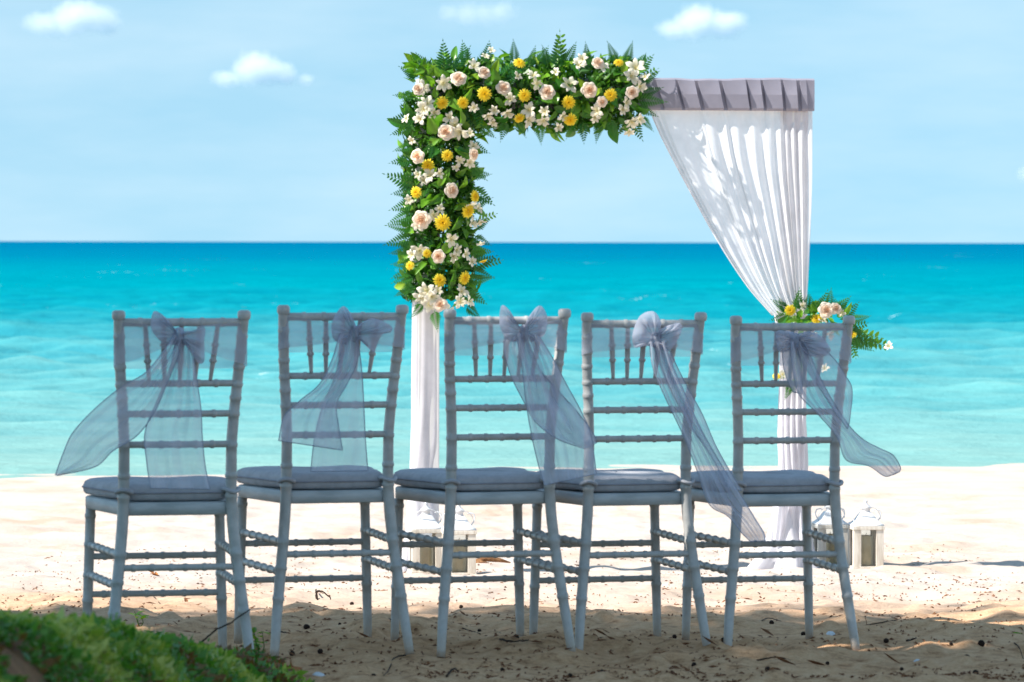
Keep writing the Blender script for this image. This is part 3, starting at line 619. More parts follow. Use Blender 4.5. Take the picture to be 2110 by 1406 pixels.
# tail of the curtain below the tie-back, hanging along the post
g = []
for i in range(30):
    u = i / 29; rr = []; py = 645 + u * 470; xa, xb = 1610 - 14 * max(0, u - .72) / .28 * 1.6 - (16 * (1 - u * 5) if u < .2 else 0), 1664 - 8 * math.sin(u * 3) * u
    for j in range(30):
        v = j / 29; off = .030 + .014 * math.sin(6 * 2 * math.pi * v * .7 + 3.2 * math.sin(4 * u)) * (1 - .3 * u) + .012 * math.sin(9 * u + 5 * v)
        rr.append(aL(xa + (xb - xa) * v, py, off))
    g.append(rr)
mb = MB(); mb.grid(g); build('lower_drape', mb, 'white_cloth', cu_)

# ------------------------------------------------------------------ flowers and leaves (meshes shared by all copies; +Z is the face)
def petal_ring(mb, n, prof, w, a0, tones, jit, rnd, curl=0.0, nu=5, point=0.0):
    for k in range(n):
        a = a0 + 2 * math.pi * (k + rnd.uniform(-jit, jit)) / n; sc_ = rnd.uniform(.9, 1.1); g = []; tn = []
        for i in range(nu):
            u = -1 + 2 * i / (nu - 1); row = []; tr_ = []
            for j, (r_, z) in enumerate(prof):
                q = j / (len(prof) - 1); wd = w * (1 - point * q ** 2) * (.55 + .45 * math.sin(math.pi * min(1, .25 + q * .75))); rr = r_ * sc_ * (1 - .10 * u * u * q); th = a + u * wd
                row.append((rr * math.cos(th), rr * math.sin(th), z * sc_ - .06 * u * u * q * curl + .03 * (1 - abs(u)) * q * rnd.uniform(.2, 1))); tr_.append(tones[0] + (tones[1] - tones[0]) * q)
            g.append(row); tn.append(tr_)
        mb.grid(g, tn)
def rose_mesh(seed):
    r = random.Random(seed); mb = MB()
    petal_ring(mb, 3, [(.02, .15), (.08, .3), (.12, .45), (.10, .56)], 1.3, r.random() * 6, (.0, .15), .2, r)
    petal_ring(mb, 4, [(.04, .10), (.16, .28), (.22, .46), (.23, .58)], 1.05, r.random() * 6, (.05, .35), .2, r)
    petal_ring(mb, 5, [(.05, .05), (.25, .2), (.35, .42), (.38, .55)], .85, r.random() * 6, (.1, .6), .2, r, .8)
    petal_ring(mb, 5, [(.06, .0), (.36, .12), (.52, .34), (.60, .45), (.63, .44)], .82, r.random() * 6, (.25, .85), .15, r, 1)
    petal_ring(mb, 6, [(.06, -.05), (.46, .02), (.70, .20), (.84, .27), (.90, .22)], .72, r.random() * 6, (.4, 1), .15, r, 1)
    petal_ring(mb, 6, [(.06, -.08), (.5, -.08), (.80, .02), (.98, .06), (1.04, -.03)], .66, r.random() * 6, (.5, 1), .15, r, 1)
    return setmat(mb.mesh('rose'), 'rose')
def mum_mesh(seed):
    r = random.Random(seed); mb = MB()
    for n, R_, h, t in ((9, .35, .30, .1), (13, .62, .22, .35), (16, .86, .12, .7), (17, 1.0, .0, 1)):
        petal_ring(mb, n, [(.05, .02), (R_ * .55, h * .9 + .06), (R_ * .9, h + .08), (R_, h + .02)], 2.9 / n, r.random() * 6, (t * .5, t), .25, r, .3, 3, .3)
    return setmat(mb.mesh('daisy'), 'yellow')
def lily_mesh(seed):
    r = random.Random(seed); mb = MB()
    petal_ring(mb, 3, [(.03, -.25), (.22, .05), (.55, .26), (.85, .30), (1.0, .22)], .74, 0, (.35, 1), .12, r, .6, 5, .75)
    petal_ring(mb, 3, [(.03, -.25), (.20, .10), (.48, .34), (.75, .42), (.92, .36)], .62, math.pi / 3, (.2, 1), .12, r, .6, 5, .75)
    for k in range(5): a = k * 1.25; mb.tube([(.02, 0, 0), (.10 * math.cos(a), .10 * math.sin(a), .3), (.2 * math.cos(a), .2 * math.sin(a), .42)], .018, 4)
    return setmat(mb.mesh('lily'), 'white')
def leaf_mesh(m_, wid=.42, bend=.35):
    mb = MB(); g = []
    for i, u in enumerate((-1, -.5, 0, .5, 1)):
        row = []
        for j in range(8):
            q = j / 7; w = wid * math.sin(math.pi * q ** .8) ** .8 * (1 - .25 * q) * .5; row.append((u * w, q, -bend * q * q * .6 + .10 * abs(u) * math.sin(math.pi * q) + .012 * math.sin(7 * q + 4 * u)))
        g.append(row)
    mb.grid(g); return setmat(mb.mesh('leaf'), m_)
def frond_mesh(pairs, wid, m_='fern', bend=.3, lw=.055, taper=True):
    mb = MB(); mb.tube([(0, q, -bend * q * q) for q in np.linspace(0, 1, 7)], [.014 - .010 * q for q in np.linspace(0, 1, 7)], 4)
    for k in range(pairs):
        q = .10 + .86 * k / pairs; L_ = wid * ((1.08 - q) * min(1, .55 + 2.2 * q) if taper else 1 - .35 * q); z = -bend * q * q
        for s in (-1, 1):
            d = np.array([s * .87, .49, 0]); c = np.array([s * .49, -.87, 0]) * s; b0 = np.array([0, q + .015 * s, z]); lz = np.array([0, 0, 1.0])
            lf = lw * (.55 + .45 * L_ / wid)
            g1 = b0 + d * L_ * .30 - c * lf * .5 + lz * .015; g2 = b0 + d * L_ * .30 + c * lf * .5; h1 = b0 + d * L_ * .7 - c * lf * .36 - lz * .03 * L_; h2 = b0 + d * L_ * .7 + c * lf * .36 - lz * .06 * L_
            mb.add([b0, g1, h1, b0 + d * L_ - lz * .15 * L_, h2, g2], [(0, 1, 2, 3), (0, 3, 4, 5)])
    t_ = np.array([0, 1.0, -bend]); mb.add([t_ - np.array([.02, .03, 0]), t_ + np.array([0, .08, -.02]), t_ + np.array([.02, -.03, 0])], [(0, 1, 2)])
    return setmat(mb.mesh('fern_frond', False), m_)
ROSE = [rose_mesh(k) for k in range(3)]; MUM = [mum_mesh(k) for k in range(2)]; LILY = [lily_mesh(k) for k in range(3)]
LEAF = [leaf_mesh('leaf', .50, .3), leaf_mesh('leaf', .40, .6), leaf_mesh('leaf', .62, .15)]; LIME = [leaf_mesh('lime', .55, .3)]; FERN = [frond_mesh(9, .42, bend=.25, lw=.105), frond_mesh(8, .46, bend=.4, lw=.12), frond_mesh(10, .36, bend=.12, lw=.09)]
SPRAY = [frond_mesh(5, .30, 'leaf', .35, .13, False)]
rq = random.Random(21)
def face(d, spin): d = Vector(d).normalized(); return d.to_track_quat('Z', 'Y') @ Quaternion((0, 0, 1), spin)
def point(d, up):                                               # +Y along d, +Z near up
    d = Vector(d).normalized(); up = Vector(up); x = d.cross(up); x = x.normalized() if x.length > 1e-4 else d.orthogonal().normalized(); z = x.cross(d)
    return Matrix((x, d, z)).transposed().to_quaternion()
S_PX = 19.72 / FPX                                              # metres per photo pixel at the arch
ga = thing('flower_garland', 'L-shaped garland of roses, yellow daisies and ferns on the arch', 'garland', OR, AR)
RG = .16
def gpt(s):                                                     # centre line: up the post, then along the beam
    p0, p1, p2 = aL(908, 615), aL(908, 195), aL(1312, 192); l1, l2 = (p1 - p0).length, (p2 - p1).length
    d = s * (l1 + l2); c = p0.lerp(p1, d / l1) if d < l1 else p1.lerp(p2, (d - l1) / l2); t_ = (p1 - p0).normalized() if d < l1 else (p2 - p1).normalized()
    c.y = .05; return c, t_
def shell(s, phi, R_):
    c, t_ = gpt(s); side = t_.cross(Vector((0, -1, 0))); d = Vector((0, -1, 0)) * math.cos(phi) + side * math.sin(phi); return c + d * R_, d, t_
fr = np.random.default_rng(33); V, F, T = [], [], []
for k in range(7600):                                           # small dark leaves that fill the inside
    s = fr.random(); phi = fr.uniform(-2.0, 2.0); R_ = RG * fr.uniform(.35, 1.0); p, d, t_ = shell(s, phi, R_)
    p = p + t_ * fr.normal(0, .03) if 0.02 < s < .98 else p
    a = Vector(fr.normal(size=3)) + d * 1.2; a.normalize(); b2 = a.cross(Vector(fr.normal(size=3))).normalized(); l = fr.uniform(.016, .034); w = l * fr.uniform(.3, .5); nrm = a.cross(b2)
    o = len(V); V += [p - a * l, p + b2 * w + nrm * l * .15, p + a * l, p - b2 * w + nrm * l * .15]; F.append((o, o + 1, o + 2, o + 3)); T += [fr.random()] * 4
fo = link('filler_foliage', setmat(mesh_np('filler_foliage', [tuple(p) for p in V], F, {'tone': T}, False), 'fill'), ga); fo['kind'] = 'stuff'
def put(mesh, name, px, py, size, d, off=.16, tilt=.35, root=None):
    p = aL(px, py, off); dd = Vector(d) + Vector((rq.uniform(-tilt, tilt), rq.uniform(-.1, .1), rq.uniform(-tilt, tilt)))
    return link(name, mesh, root or ga, p, face(dd, rq.uniform(0, 6.28)), size)
def outw(px, py):                                               # facing: towards the camera, leaning away from the garland's middle line
    cx_ = 912 if py > 290 else (px if px > 912 else 912); cy_ = 195 if px > 985 else (py if py > 195 else 195)
    return Vector(((px - cx_) / 95, -1, -(py - cy_) / 95))
ROSES = [(945, 163, 19), (1037, 182, 18), (1128, 190, 17), (1215, 186, 18), (1303, 190, 17), (918, 272, 19), (931, 393, 19), (903, 528, 17), (907, 628, 16), (868, 453, 20), (860, 322, 15), (862, 184, 14), (998, 150, 17), (976, 318, 13), (1240, 210, 13), (1232, 130, 14)]
YEL = [(911, 212, 15), (954, 212, 15), (998, 194, 15), (1081, 197, 16), (1172, 211, 17), (1258, 196, 17), (1175, 247, 15), (922, 321, 15), (882, 342, 14), (858, 397, 15), (912, 459, 17), (978, 405, 12), (964, 435, 14), (906, 578, 15), (957, 573, 15), (880, 523, 11), (1070, 243, 13), (1070, 131, 13), (1275, 130, 12), (995, 538, 10), (845, 548, 10)]
WHT = [(912, 172, 19), (975, 138, 16), (870, 182, 17), (880, 214, 15), (872, 225, 15), (893, 232, 13), (866, 246, 14), (937, 258, 15), (948, 272, 16), (926, 243, 11), (976, 222, 11), (1005, 238, 14), (1020, 228, 12), (1016, 252, 12), (1052, 205, 14), (1045, 232, 13), (1090, 228, 14), (1088, 248, 13), (1123, 230, 13), (1120, 248, 14), (1172, 176, 16), (1106, 172, 14), (1098, 157, 12), (1192, 135, 16), (1200, 122, 14), (1240, 140, 17), (1230, 228, 15), (1225, 242, 13), (1310, 142, 18), (1300, 158, 16), (1318, 178, 13), (1290, 212, 14), (1283, 226, 13), (1300, 250, 16), (1318, 246, 13), (1296, 270, 12), (1160, 240, 12), (968, 275, 11), (975, 302, 12), (968, 335, 12), (946, 330, 11), (940, 345, 10), (886, 362, 15), (872, 372, 12), (905, 358, 12), (862, 360, 10), (893, 443, 16), (905, 432, 12), (862, 462, 14), (970, 425, 13), (972, 460, 15), (990, 455, 12), (985, 430, 10), (928, 492, 15), (940, 515, 14), (932, 528, 12), (958, 525, 12), (865, 516, 17), (850, 525, 11), (972, 540, 12), (880, 600, 17), (890, 612, 16), (868, 612, 14), (884, 628, 13), (950, 602, 16), (948, 622, 13), (966, 622, 13), (902, 600, 12), (1012, 105, 9), (1000, 118, 8), (838, 246, 9), (1330, 160, 10), (1066, 158, 10), (1145, 150, 11), (1150, 262, 10), (850, 290, 11), (843, 412, 10), (990, 500, 10), (925, 640, 11)]
for (px, py, r_) in ROSES: put(ROSE[rq.randrange(3)], 'rose', px, py, r_ * S_PX * rq.uniform(.82, 1.05), outw(px, py), .195 + rq.uniform(-.02, .01), .22)
for (px, py, r_) in YEL: put(MUM[rq.randrange(2)], 'yellow_daisy', px, py, r_ * S_PX * rq.uniform(.85, 1.12), outw(px, py), .185 + rq.uniform(-.02, .01), .25)
for (px, py, r_) in WHT: put(LILY[rq.randrange(3)], 'white_lily', px, py, r_ * S_PX * rq.uniform(.95, 1.3), outw(px, py), .165 + rq.uniform(-.03, .02), .6)
for k in range(285):                                            # broad leaves
    s = rq.random(); phi = rq.uniform(-1.75, 1.75); p, d, t_ = shell(s, phi, RG * rq.uniform(.8, 1.0)); dr = d * rq.uniform(.2, .8) + t_ * rq.uniform(-1, 1) + d.cross(t_) * rq.uniform(-1, 1)
    lime = rq.random() < .13
    link('leaf', LIME[0] if lime else LEAF[rq.randrange(3)], ga, p, point(dr, d), rq.uniform(.055, .098) * (.8 if lime else 1))
def fern_at(px, py, ang, size, root=ga, off=.05, lift=.3, mesh=None):
    a = math.radians(ang); d = Vector((math.cos(a), -lift, math.sin(a))); link('fern_frond', mesh or FERN[rq.randrange(3)], root, aL(px, py, off), point(d, (rq.uniform(-.3, .3), -1, rq.uniform(-.2, .2))), size * S_PX)
for (px, py, ang, L_) in [(915, 150, 92, 68), (940, 140, 60, 55), (890, 150, 130, 55), (960, 130, 100, 45), (1000, 130, 80, 45), (1060, 130, 95, 50), (1090, 140, 75, 48), (1110, 130, 60, 40), (1150, 140, 88, 66), (1165, 130, 60, 48), (1130, 135, 110, 45), (1210, 130, 95, 45), (1225, 135, 130, 40), (1270, 130, 115, 50), (1290, 130, 75, 48), (1310, 150, 45, 52), (1320, 170, 30, 45), (1310, 205, -5, 66), (1315, 195, 15, 55), (1312, 220, -25, 50), (1300, 240, -70, 55), (1320, 240, -50, 42), (1255, 245, -75, 55), (1235, 250, -100, 48), (1200, 250, -85, 45), (1180, 250, -110, 40), (1110, 255, -80, 42), (1040, 250, -95, 42), (1065, 250, -60, 40), (1150, 255, -100, 36), (990, 260, -40, 40),
                           (860, 160, 150, 45), (855, 200, 175, 48), (860, 240, 190, 62), (850, 260, 205, 50), (850, 300, 195, 42), (848, 330, 185, 45), (855, 380, 165, 66), (855, 395, 185, 50), (850, 420, 195, 48), (850, 440, 200, 55), (850, 470, 175, 60), (850, 490, 195, 62), (848, 515, 190, 50), (850, 545, 180, 45), (852, 570, 195, 48), (850, 590, 210, 45), (870, 625, 235, 40), (895, 640, 275, 44), (960, 600, -30, 50), (965, 580, 10, 55), (970, 550, 20, 58), (972, 560, -15, 48), (970, 520, 5, 46), (975, 470, 30, 42), (975, 490, -20, 40), (970, 390, -30, 58), (968, 360, 0, 45), (965, 340, -40, 52), (965, 300, -15, 46), (975, 420, 15, 42), (960, 630, -40, 42), (870, 140, 140, 40)]:
    fern_at(px, py, ang, L_ * .95)
for k in range(46): s = rq.random(); p, d, t_ = shell(s, rq.uniform(-1.3, 1.3), RG * .75); link('fern_frond', FERN[rq.randrange(3)], ga, p, point(d * .55 + t_ * rq.uniform(-1, 1) + d.cross(t_) * rq.uniform(-1, 1), d), rq.uniform(.08, .13))
for (px, py, ang, L_) in [(1155, 125, 88, 58), (1320, 165, 35, 42), (995, 545, 10, 40), (985, 455, 20, 40)]: fern_at(px, py, ang, L_, mesh=SPRAY[0])

for k in range(34):                                             # the outer corner of the L
    px, py = rq.uniform(848, 905), rq.uniform(128, 200); link('corner_leaf', (LIME if k % 6 == 0 else LEAF)[0], ga, aL(px, py, rq.uniform(.0, .13)), point((rq.uniform(-1, .4), -.6, rq.uniform(-.3, 1)), (rq.uniform(-.4, .2), -1, .3)), rq.uniform(.05, .09))
# tie-back posy on the curtained post
tb = thing('flower_posy', 'small trailing posy tying the curtain back at the bare post', 'flowers', OR, AR)
for (px, py, r_) in [(1702, 640, 17), (1722, 636, 13)]: put(ROSE[rq.randrange(3)], 'rose', px, py, r_ * S_PX, (0.2, -1, .3), .205, .25, tb)
for (px, py, r_) in [(1628, 640, 13), (1682, 658, 12), (1757, 690, 9), (1600, 776, 9)]: put(MUM[rq.randrange(2)], 'yellow_daisy', px, py, r_ * S_PX, (0, -1, .4), .195, .4, tb)
for (px, py, r_) in [(1652, 630, 11), (1694, 660, 12), (1735, 645, 10), (1832, 714, 11), (1674, 690, 14), (1612, 772, 11), (1655, 700, 13), (1710, 690, 12), (1700, 760, 12)]: put(LILY[rq.randrange(3)], 'white_lily', px, py, r_ * S_PX, (0, -1, .2), .19, .7, tb)
for (px, py, ang, L_) in [(1625, 640, 150, 46), (1620, 645, 120, 38), (1660, 640, 80, 36), (1672, 640, 95, 30), (1690, 645, 70, 46), (1655, 640, 110, 40), (1672, 648, 60, 44), (1706, 640, 85, 46), (1640, 640, 75, 44), (1716, 645, 45, 48), (1725, 650, 60, 36), (1735, 655, 40, 45), (1728, 648, 100, 34), (1750, 660, 10, 44), (1750, 668, -50, 46), (1745, 690, -15, 70), (1755, 700, -30, 50), (1740, 680, -65, 60), (1620, 770, 200, 26), (1630, 790, 250, 36), (1620, 650, 200, 34), (1690, 700, -90, 60), (1650, 720, -100, 60)]: fern_at(px, py, ang, L_, tb, .165, .35)
for (px, py, ang, L_) in [(1748, 688, -8, 75), (1775, 700, -12, 62), (1752, 676, 14, 40), (1750, 706, -70, 36), (1640, 780, -110, 32)]: fern_at(px, py, ang, L_, tb, .17, .1, SPRAY[0])
for k in range(60):
    px, py = rq.uniform(1605, 1745), rq.gauss(662, 16); d = Vector((rq.uniform(-1, 1), -.8, rq.uniform(-.4, 1))); link('leaf', LEAF[rq.randrange(3)], tb, aL(px, py, rq.uniform(.09, .18)), point(d, (rq.uniform(-.5, .5), -1, .4)), rq.uniform(.045, .08))

# ------------------------------------------------------------------ lanterns
def make_lantern():
    root = thing('lantern', '-', 'lantern'); w = .068; h = .198
    mb = MB(); mb.box((-w - .004, -w - .004, 0), (w + .004, w + .004, .018), .002); build('base', mb, 'lantern_wood', root, False)
    mb = MB(); mb.box((-w - .004, -w - .004, h - .016), (w + .004, w + .004, h), .002); build('top_board', mb, 'lantern_wood', root, False)
    for sx_ in (-1, 1):
        for sy_ in (-1, 1):
            mb = MB(); x, y = sx_ * (w - .017), sy_ * (w - .017); mb.box((x - .017, y - .017, .0185), (x + .017, y + .017, h - .0165), .0015); build('corner_post', mb, 'lantern_wood', root, False)
    for k in range(4):
        mb = MB(); mb.box((-w + .0345, -w + .009, .019), (w - .0345, -w + .011, h - .017)); build('glass_pane', mb, 'glass', root, False, rot=(0, 0, k * math.pi / 2))
    mb = MB(); mb.lathe([(0, .02), (.030, .02), (.031, .023), (.031, .150), (.028, .154), (.012, .151), (0, .150)], 20); ca = build('candle', mb, 'wax', root)
    mb = MB(); mb.tube([(0, 0, .150), (.001, 0, .158), (.003, 0, .164)], .0012, 5); build('wick', mb, 'twig', ca)
    # curved metal roof, chimney and finial
    mb = MB(); pts = []
    for k in range(4):
        a = math.pi / 4 + k * math.pi / 2
        for q in range(4):
            a2 = a + q * math.pi / 8; sq = 1 / max(abs(math.cos(a2)), abs(math.sin(a2)))
            pts.append([(r_ * (sq if r_ > .02 else 1) * math.cos(a2), r_ * (sq if r_ > .02 else 1) * math.sin(a2), z) for r_, z in ((.070, h + .001), (.071, h + .006), (.058, h + .014), (.044, h + .028), (.033, h + .046), (.024, h + .058), (.0195, h + .062))])
    mb.grid(pts, closed_u=True); rf = build('roof', mb, 'lantern_metal', root)
    mb = MB(); mb.lathe([(.019, h + .060), (.019, h + .075), (.027, h + .078), (.022, h + .086), (.010, h + .095), (.006, h + .102), (.009, h + .107), (.005, h + .114), (0, h + .117)], 14); build('finial', mb, 'lantern_metal', rf)
    for s in (-1, 1):
        mb = MB(); mb.tube([(s * (.052 + .016 * math.sin(t_ * 2.4)), -.002, h + .018 + .05 * t_) for t_ in np.linspace(0, 1, 9)] + [(s * .045, -.002, h + .072), (s * .036, -.002, h + .066)], .0028, 6); build('scroll', mb, 'lantern_metal', rf)
    mb = MB(); mb.tube([(.062 * math.cos(t_), -.03 * math.sin(t_) - .02, h + .03 + .058 * math.sin(t_)) for t_ in np.linspace(0, math.pi, 15)], .002, 6); build('handle', mb, 'lantern_metal', root)
    return root
lp = make_lantern()
for k, (px, py, a, lab, gname) in enumerate([(877, 1184, 8, 'whitewashed wooden lantern standing directly before the garlanded post', 'lanterns by the garlanded post'), (945, 1187, 5, 'whitewashed wooden lantern with a brown husk lying beside it', 'lanterns by the garlanded post'),
                                      (1712, 1170, 10, 'weathered wooden lantern standing tucked behind the end chair', 'lanterns by the curtained post'), (1786, 1176, 7, 'weathered wooden lantern standing clear of the end chair on open sand', 'lanterns by the curtained post')]):
    o = lp if k == 0 else copy_tree(lp); p = on_ground(px, py); o.location = (p.x, p.y + .06, p.z - .006); o.rotation_euler = (0, 0, math.radians(a)); tag(o, lab, 'lantern', gname)

# ------------------------------------------------------------------ grass and creeping plants on the bank
r = np.random.default_rng(17); n = 230000
gx, gy = r.uniform(-2.6, -.1, n), r.uniform(4.6, 11.4, n); bh = bank(gx, gy); dn = vnoise(gx / .16, gy / .35, 61) + .6 * vnoise(gx / .45, gy / .8, 62)
keep = (bh > .02) & (dn + .25 * r.random(n) > -.85); gx, gy, dn = gx[keep], gy[keep], dn[keep]; k = len(gx); gzv = ground_z(gx, gy)
ht = r.uniform(.0, .014, k) + .022 * np.clip(dn, 0, 1) * r.random(k) + np.where(r.random(k) < .03, r.random(k) * .018, 0); P = np.stack([gx, gy, gzv + ht + .004], -1)
ax = r.normal(size=(k, 3)); ax[:, 2] = np.abs(ax[:, 2]) * .7; ax /= np.linalg.norm(ax, axis=1)[:, None]; bx = np.cross(ax, r.normal(size=(k, 3))); bx /= np.linalg.norm(bx, axis=1)[:, None]
l = (r.uniform(.007, .017, k) * np.where(r.random(k) < .10, 1.8, 1))[:, None]; w = l * r.uniform(.25, .5, k)[:, None]
V = np.stack([P - ax * l * .3, P + bx * w + ax * l * .4, P + ax * l * 1.3, P - bx * w + ax * l * .4], 1).reshape(-1, 3)
tone = np.clip(.40 + .55 * vnoise(gx / .13, gy / .3, 63) + .25 * vnoise(gx / .5, gy / .9, 64) + r.normal(0, .16, k), 0, 1)
o = link('ground_cover', setmat(mesh_np('ground_cover', V, np.arange(4 * k).reshape(-1, 4), {'tone': np.repeat(tone, 4)}, False), 'cover')); tag(o, 'low green creeping plants and grass covering the bank', 'ground cover'); o['kind'] = 'stuff'
# sprigs that stand up at the foot of the bank
def sprig(px, py, h, nleaf, label, lime=True, seed=0):
    rs = random.Random(seed); p = on_ground(px, py); root = thing('sprig', label, 'plant', (p.x, p.y, p.z - .005), 0)
    st = MB(); tops = []
    for s in range(3):
        tip = Vector((rs.uniform(-.03, .03), rs.uniform(-.02, .02), h * rs.uniform(.7, 1))); q = [Vector((0, 0, 0)), tip * .5 + Vector((rs.uniform(-.01, .01), 0, 0)), tip]; st.tube(q, [.002, .0015, .001], 5); tops.append(q)
    build('stem', st, 'stem', root)
    for i in range(nleaf):
        q = tops[i % 3]; t_ = rs.uniform(.3, 1); b0 = q[0].lerp(q[2], t_); a = rs.uniform(0, 6.28)
        link('leaf', (LIME if lime and rs.random() < .7 else LEAF)[0], root, b0, point((math.cos(a), math.sin(a), rs.uniform(.0, .8)), (0, 0, 1)), rs.uniform(.02, .038))
    return root
sprig(540, 1345, .085, 16, 'bright lime-green seedling against the rear leg of a chair', True, 1)
sprig(505, 1330, .05, 12, 'low yellow-green tuft between two chair legs', True, 2)
sprig(288, 1300, .05, 8, 'upright narrow green shoot on the crest of the bank', False, 3)
sprig(330, 1312, .035, 8, 'small feathery weed on the crest of the bank', False, 4)

# ------------------------------------------------------------------ litter on the sand
def debris(name, mb_or_me, m_, label, cat, p, rot, scale, group=None):
    me = mb_or_me if isinstance(mb_or_me, bpy.types.Mesh) else setmat(mb_or_me.mesh(name), m_)
    return tag(link(name, me, None, p, rot, scale), label, cat, group)
cm = MB(); pts = []
for i in range(12):
    a = 2 * math.pi * i / 12; pts.append([((.95 + .12 * ((i + j) % 2)) * math.sin(math.pi * q) ** .8 * math.cos(a), (.95 + .12 * ((i + j) % 2)) * math.sin(math.pi * q) ** .8 * math.sin(a), -1.1 * math.cos(math.pi * q)) for j, q in enumerate(np.linspace(0.02, .98, 8))])
cm.grid(pts, closed_u=True); CONE = setmat(cm.mesh('tree_cone', False), 'cone')
cones = [(632, 1290, 8), (602, 1345, 7), (660, 1345, 7), (916, 1298, 8), (1063, 1330, 8), (988, 1307, 5), (1140, 1280, 7), (1358, 1287, 6), (1590, 1292, 6), (1728, 1282, 7), (1826, 1335, 7), (1882, 1332, 7), (2022, 1345, 9), (1992, 1368, 8), (1240, 1395, 10), (1582, 1403, 7), (580, 1233, 5), (725, 1243, 5), (815, 1268, 6), (1075, 1275, 4), (700, 1280, 4), (1960, 1345, 5), (2010, 1405, 8), (1035, 1378, 5), (770, 1392, 7), (1390, 1320, 6), (1490, 1325, 6), (1655, 1312, 6), (120, 1240, 4), (455, 1258, 4), (1900, 1245, 4), (2045, 1247, 4), (1300, 1255, 4), (950, 1255, 5), (1430, 1380, 7), (1175, 1385, 6), (1705, 1370, 5), (1858, 1398, 5)]
for (px, py, s) in cones: p = on_ground(px, py); debris('tree_cone', CONE, None, 'small dark round tree cone lying on the sand', 'cone', p + Vector((0, 0, s * .0008)), (rq.uniform(0, 3), rq.uniform(0, 3), 0), s * p.y / FPX * .8, 'dark tree cones scattered on the sand')
def twig(pts, rad, label, m_='twig', group=None):
    P = [Vector(p) for p in pts]; o = P[0].copy(); mb = MB(); q = cat_rom([tuple(p - o) for p in P], 18); rr = np.random.default_rng(int(o.x * 1000) % 999 + 1000)
    mb.tube([Vector(v) + Vector(rr.normal(0, rad * .25, 3)) for v in q], [rad * (1 - .45 * i / 17) for i in range(18)], 6); return debris('twig', mb, m_, label, 'twig', o, (0, 0, 0), 1, group)
def gtwig(pp, rad, label, lift=.004, group=None): twig([on_ground(px, py) + Vector((0, 0, lift + up)) for px, py, up in pp], rad, label, group=group)
twig([at(418, 1322, 10.9), at(440, 1302, 10.85), at(480, 1280, 10.8), at(526, 1248, 10.75)], .0028, 'straight dark stick slanting up in front of the chair legs')
gtwig([(652, 1236, 0), (651, 1225, .012)], .004, 'short dark stub of twig on the crest of the sand')
p0, p1 = on_ground(655, 1238), on_ground(683, 1236); twig([p0, p0 + Vector((-.006, 0, .028)), (p0 + p1) / 2 + Vector((-.012, 0, .032)), p1 + Vector((-.008, 0, .012)), p1], .0032, 'small twig bent into an arch on the crest of the sand')
gtwig([(835, 1350, 0), (812, 1358, .004), (800, 1380, 0), (790, 1406, 0)], .0022, 'thin curved root trailing from the foot of a chair leg')
gtwig([(802, 1290, 0), (815, 1302, 0), (822, 1312, .004)], .003, 'short dark twig between two chair legs')
gtwig([(1570, 1288, 0), (1585, 1275, .006), (1610, 1276, 0)], .0018, 'thin arched twig under the end chair')
for (a, b_, c) in [((930, 1288), (955, 1300), (990, 1312)), ((1235, 1330), (1260, 1338), (1300, 1345)), ((1720, 1345), (1740, 1350), (1755, 1348)), ((1868, 1335), (1880, 1330), (1888, 1326)), ((1780, 1295), (1815, 1295), (1850, 1292)), ((920, 1400), (935, 1392), (945, 1385)), ((2090, 1338), (2100, 1342), (2108, 1350)), ((560, 1290), (585, 1296), (610, 1300)), ((1030, 1340), (1060, 1345), (1090, 1342)), ((300, 1215), (315, 1232), (330, 1250)), ((1560, 1375), (1600, 1378), (1630, 1374))]:
    gtwig([(*a, 0), (*b_, rq.uniform(0, .006)), (*c, 0)], rq.uniform(.0018, .0034), 'short dry twig lying on the sand', group='short twigs scattered on the sand')
twig([on_ground(1783, 1290), on_ground(1783, 1290) + Vector((.004, 0, .018)), on_ground(1783, 1290) + Vector((.0, 0, .036))], .0014, 'thin upright straw beside the end chair leg', 'husk')
DL = leaf_mesh('dry_leaf', .45, -.5); OLm = leaf_mesh('orange_leaf', .5, -.4)
for (px, py, s, a) in [(1595, 1312, .045, 1.4), (1570, 1311, .03, .4), (1250, 1335, .04, 2), (1270, 1340, .035, .7), (1230, 1322, .035, 2.8), (860, 1360, .04, 1.2), (770, 1330, .05, 1.6), (960, 1270, .035, .8), (1540, 1322, .035, 1.1), (1420, 1328, .035, 2.6), (1855, 1370, .05, 1.5), (1925, 1400, .05, 1.2), (1640, 1400, .06, 1.5), (1700, 1398, .05, 1.9), (395, 1240, .03, 1.4), (385, 1247, .03, .3), (700, 1362, .04, 2.1), (610, 1362, .03, 1.0), (1120, 1345, .035, 1.7), (1480, 1352, .05, 1.5)]:
    p = on_ground(px, py); debris('dry_leaf', DL, None, 'curled brown dead leaf on the sand', 'leaf', p + Vector((0, 0, .004)), (rq.uniform(-.3, .4), rq.uniform(-.3, .3), a), s, 'brown dead leaves on the sand')
for (px, py, s, a) in [(318, 1188, .055, 1.2), (330, 1187, .05, 2.2), (322, 1186, .04, .2), (1190, 1175, .05, 1.6), (1165, 1172, .04, .4), (1200, 1172, .05, 2.3), (405, 1172, .04, .9)]:
    p = on_ground(px, py); debris('orange_leaf', OLm, None, 'dead orange leaf lying on the sunlit sand', 'leaf', p + Vector((0, 0, .006)), (rq.uniform(-.4, .5), rq.uniform(-.3, .3), a), s, 'orange leaves on the sunlit sand')
p = on_ground(1030, 1240); debris('green_leaf', LEAF[0], None, 'single fresh green leaf on the sand by a chair leg', 'leaf', p + Vector((-.015, 0, .006)), (.3, .2, -1.5), .03)
p = on_ground(2108, 1308); debris('green_leaf', LEAF[1], None, 'green leaf on the shaded sand beyond the end chair', 'leaf', p + Vector((0, 0, .006)), (.3, .2, 1.2), .04)
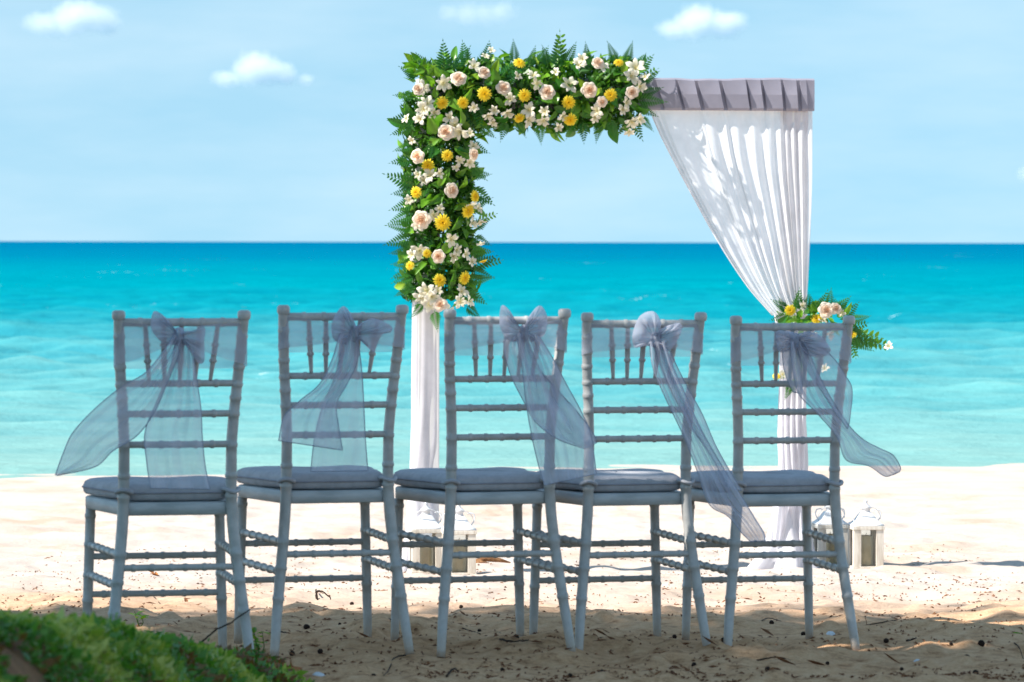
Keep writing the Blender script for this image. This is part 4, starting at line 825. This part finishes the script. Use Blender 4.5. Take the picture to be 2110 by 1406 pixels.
# husk beside the garlanded post's lantern
mb = MB(); mb.tube([(0, 0, .01), (.05, 0, .03), (.12, .02, .018), (.18, .03, .004)], [.014, .02, .012, .003], 8); mb.tube([(-.01, -.02, .004), (.03, -.03, .008), (.07, -.03, .003)], [.008, .012, .004], 7)
p = on_ground(982, 1166); debris('palm_husk', mb, 'husk', 'reddish-brown dried palm husk beside a lantern', 'husk', p, (0, 0, -.15), .85)
# pale scraps
def scrap(px, py, s, label):
    rr = np.random.default_rng(int(px)); mb = MB(); pts = []
    for i in range(10):
        a = 2 * math.pi * i / 10; f = rr.uniform(.75, 1.1); pts.append([(math.cos(a) * r_ * f, math.sin(a) * r_ * f * .7, z + rr.uniform(-.05, .05)) for r_, z in ((1, -.05), (.85, .18), (.5, .38), (.05, .42))])
    mb.grid(pts, closed_u=True); p = on_ground(px, py); debris('shell', mb, 'shell', label, 'shell', p, (0, 0, rr.uniform(0, 3)), s)
scrap(1712, 1311, .023, 'white shell half under the end chair'); scrap(655, 1388, .02, 'grey-white shell at the foot of the grassy bank'); scrap(1890, 1368, .014, 'flat pale shell fragment on open shaded sand'); scrap(548, 1352, .008, 'tiny white pebble at the bank edge by a chair foot')

# fine crumbs of bark, needles and grit strewn over the sand
r = np.random.default_rng(41); n = 9000; lx = r.uniform(-2.2, 2.2, n); ly = 11.2 + r.random(n) ** 2.2 * 11; lk = (vnoise(lx / .4, ly / .5, 71) + .5 * r.random(n) > -.05) & (bank(lx, ly) < .03); lx, ly = lx[lk], ly[lk]; k = len(lx)
P = np.stack([lx, ly, ground_z(lx, ly) + .002], -1); a = r.uniform(0, 6.28, k); ax = np.stack([np.cos(a), np.sin(a), r.normal(0, .25, k)], -1); bx = np.stack([-np.sin(a), np.cos(a), r.normal(0, .4, k)], -1)
l = (r.uniform(.0025, .011, k) * np.where(r.random(k) < .12, 2.0, 1))[:, None]; w = r.uniform(.0012, .0035, k)[:, None]; up = np.array([0, 0, 1.0]) * w * 1.6
V = np.stack([P - ax * l, P + bx * w, P + ax * l, P - bx * w, P + up], 1).reshape(-1, 3); o5 = np.arange(k)[:, None] * 5
Fc = np.concatenate([o5 + np.array([q]) for q in ((0, 1, 4), (1, 2, 4), (2, 3, 4), (3, 0, 4))])
o = link('leaf_litter', setmat(mesh_np('leaf_litter', V, Fc, None, False), 'dry_leaf')); o['kind'] = 'stuff'; tag(o, 'fine brown crumbs and needles strewn over the sand', 'litter')
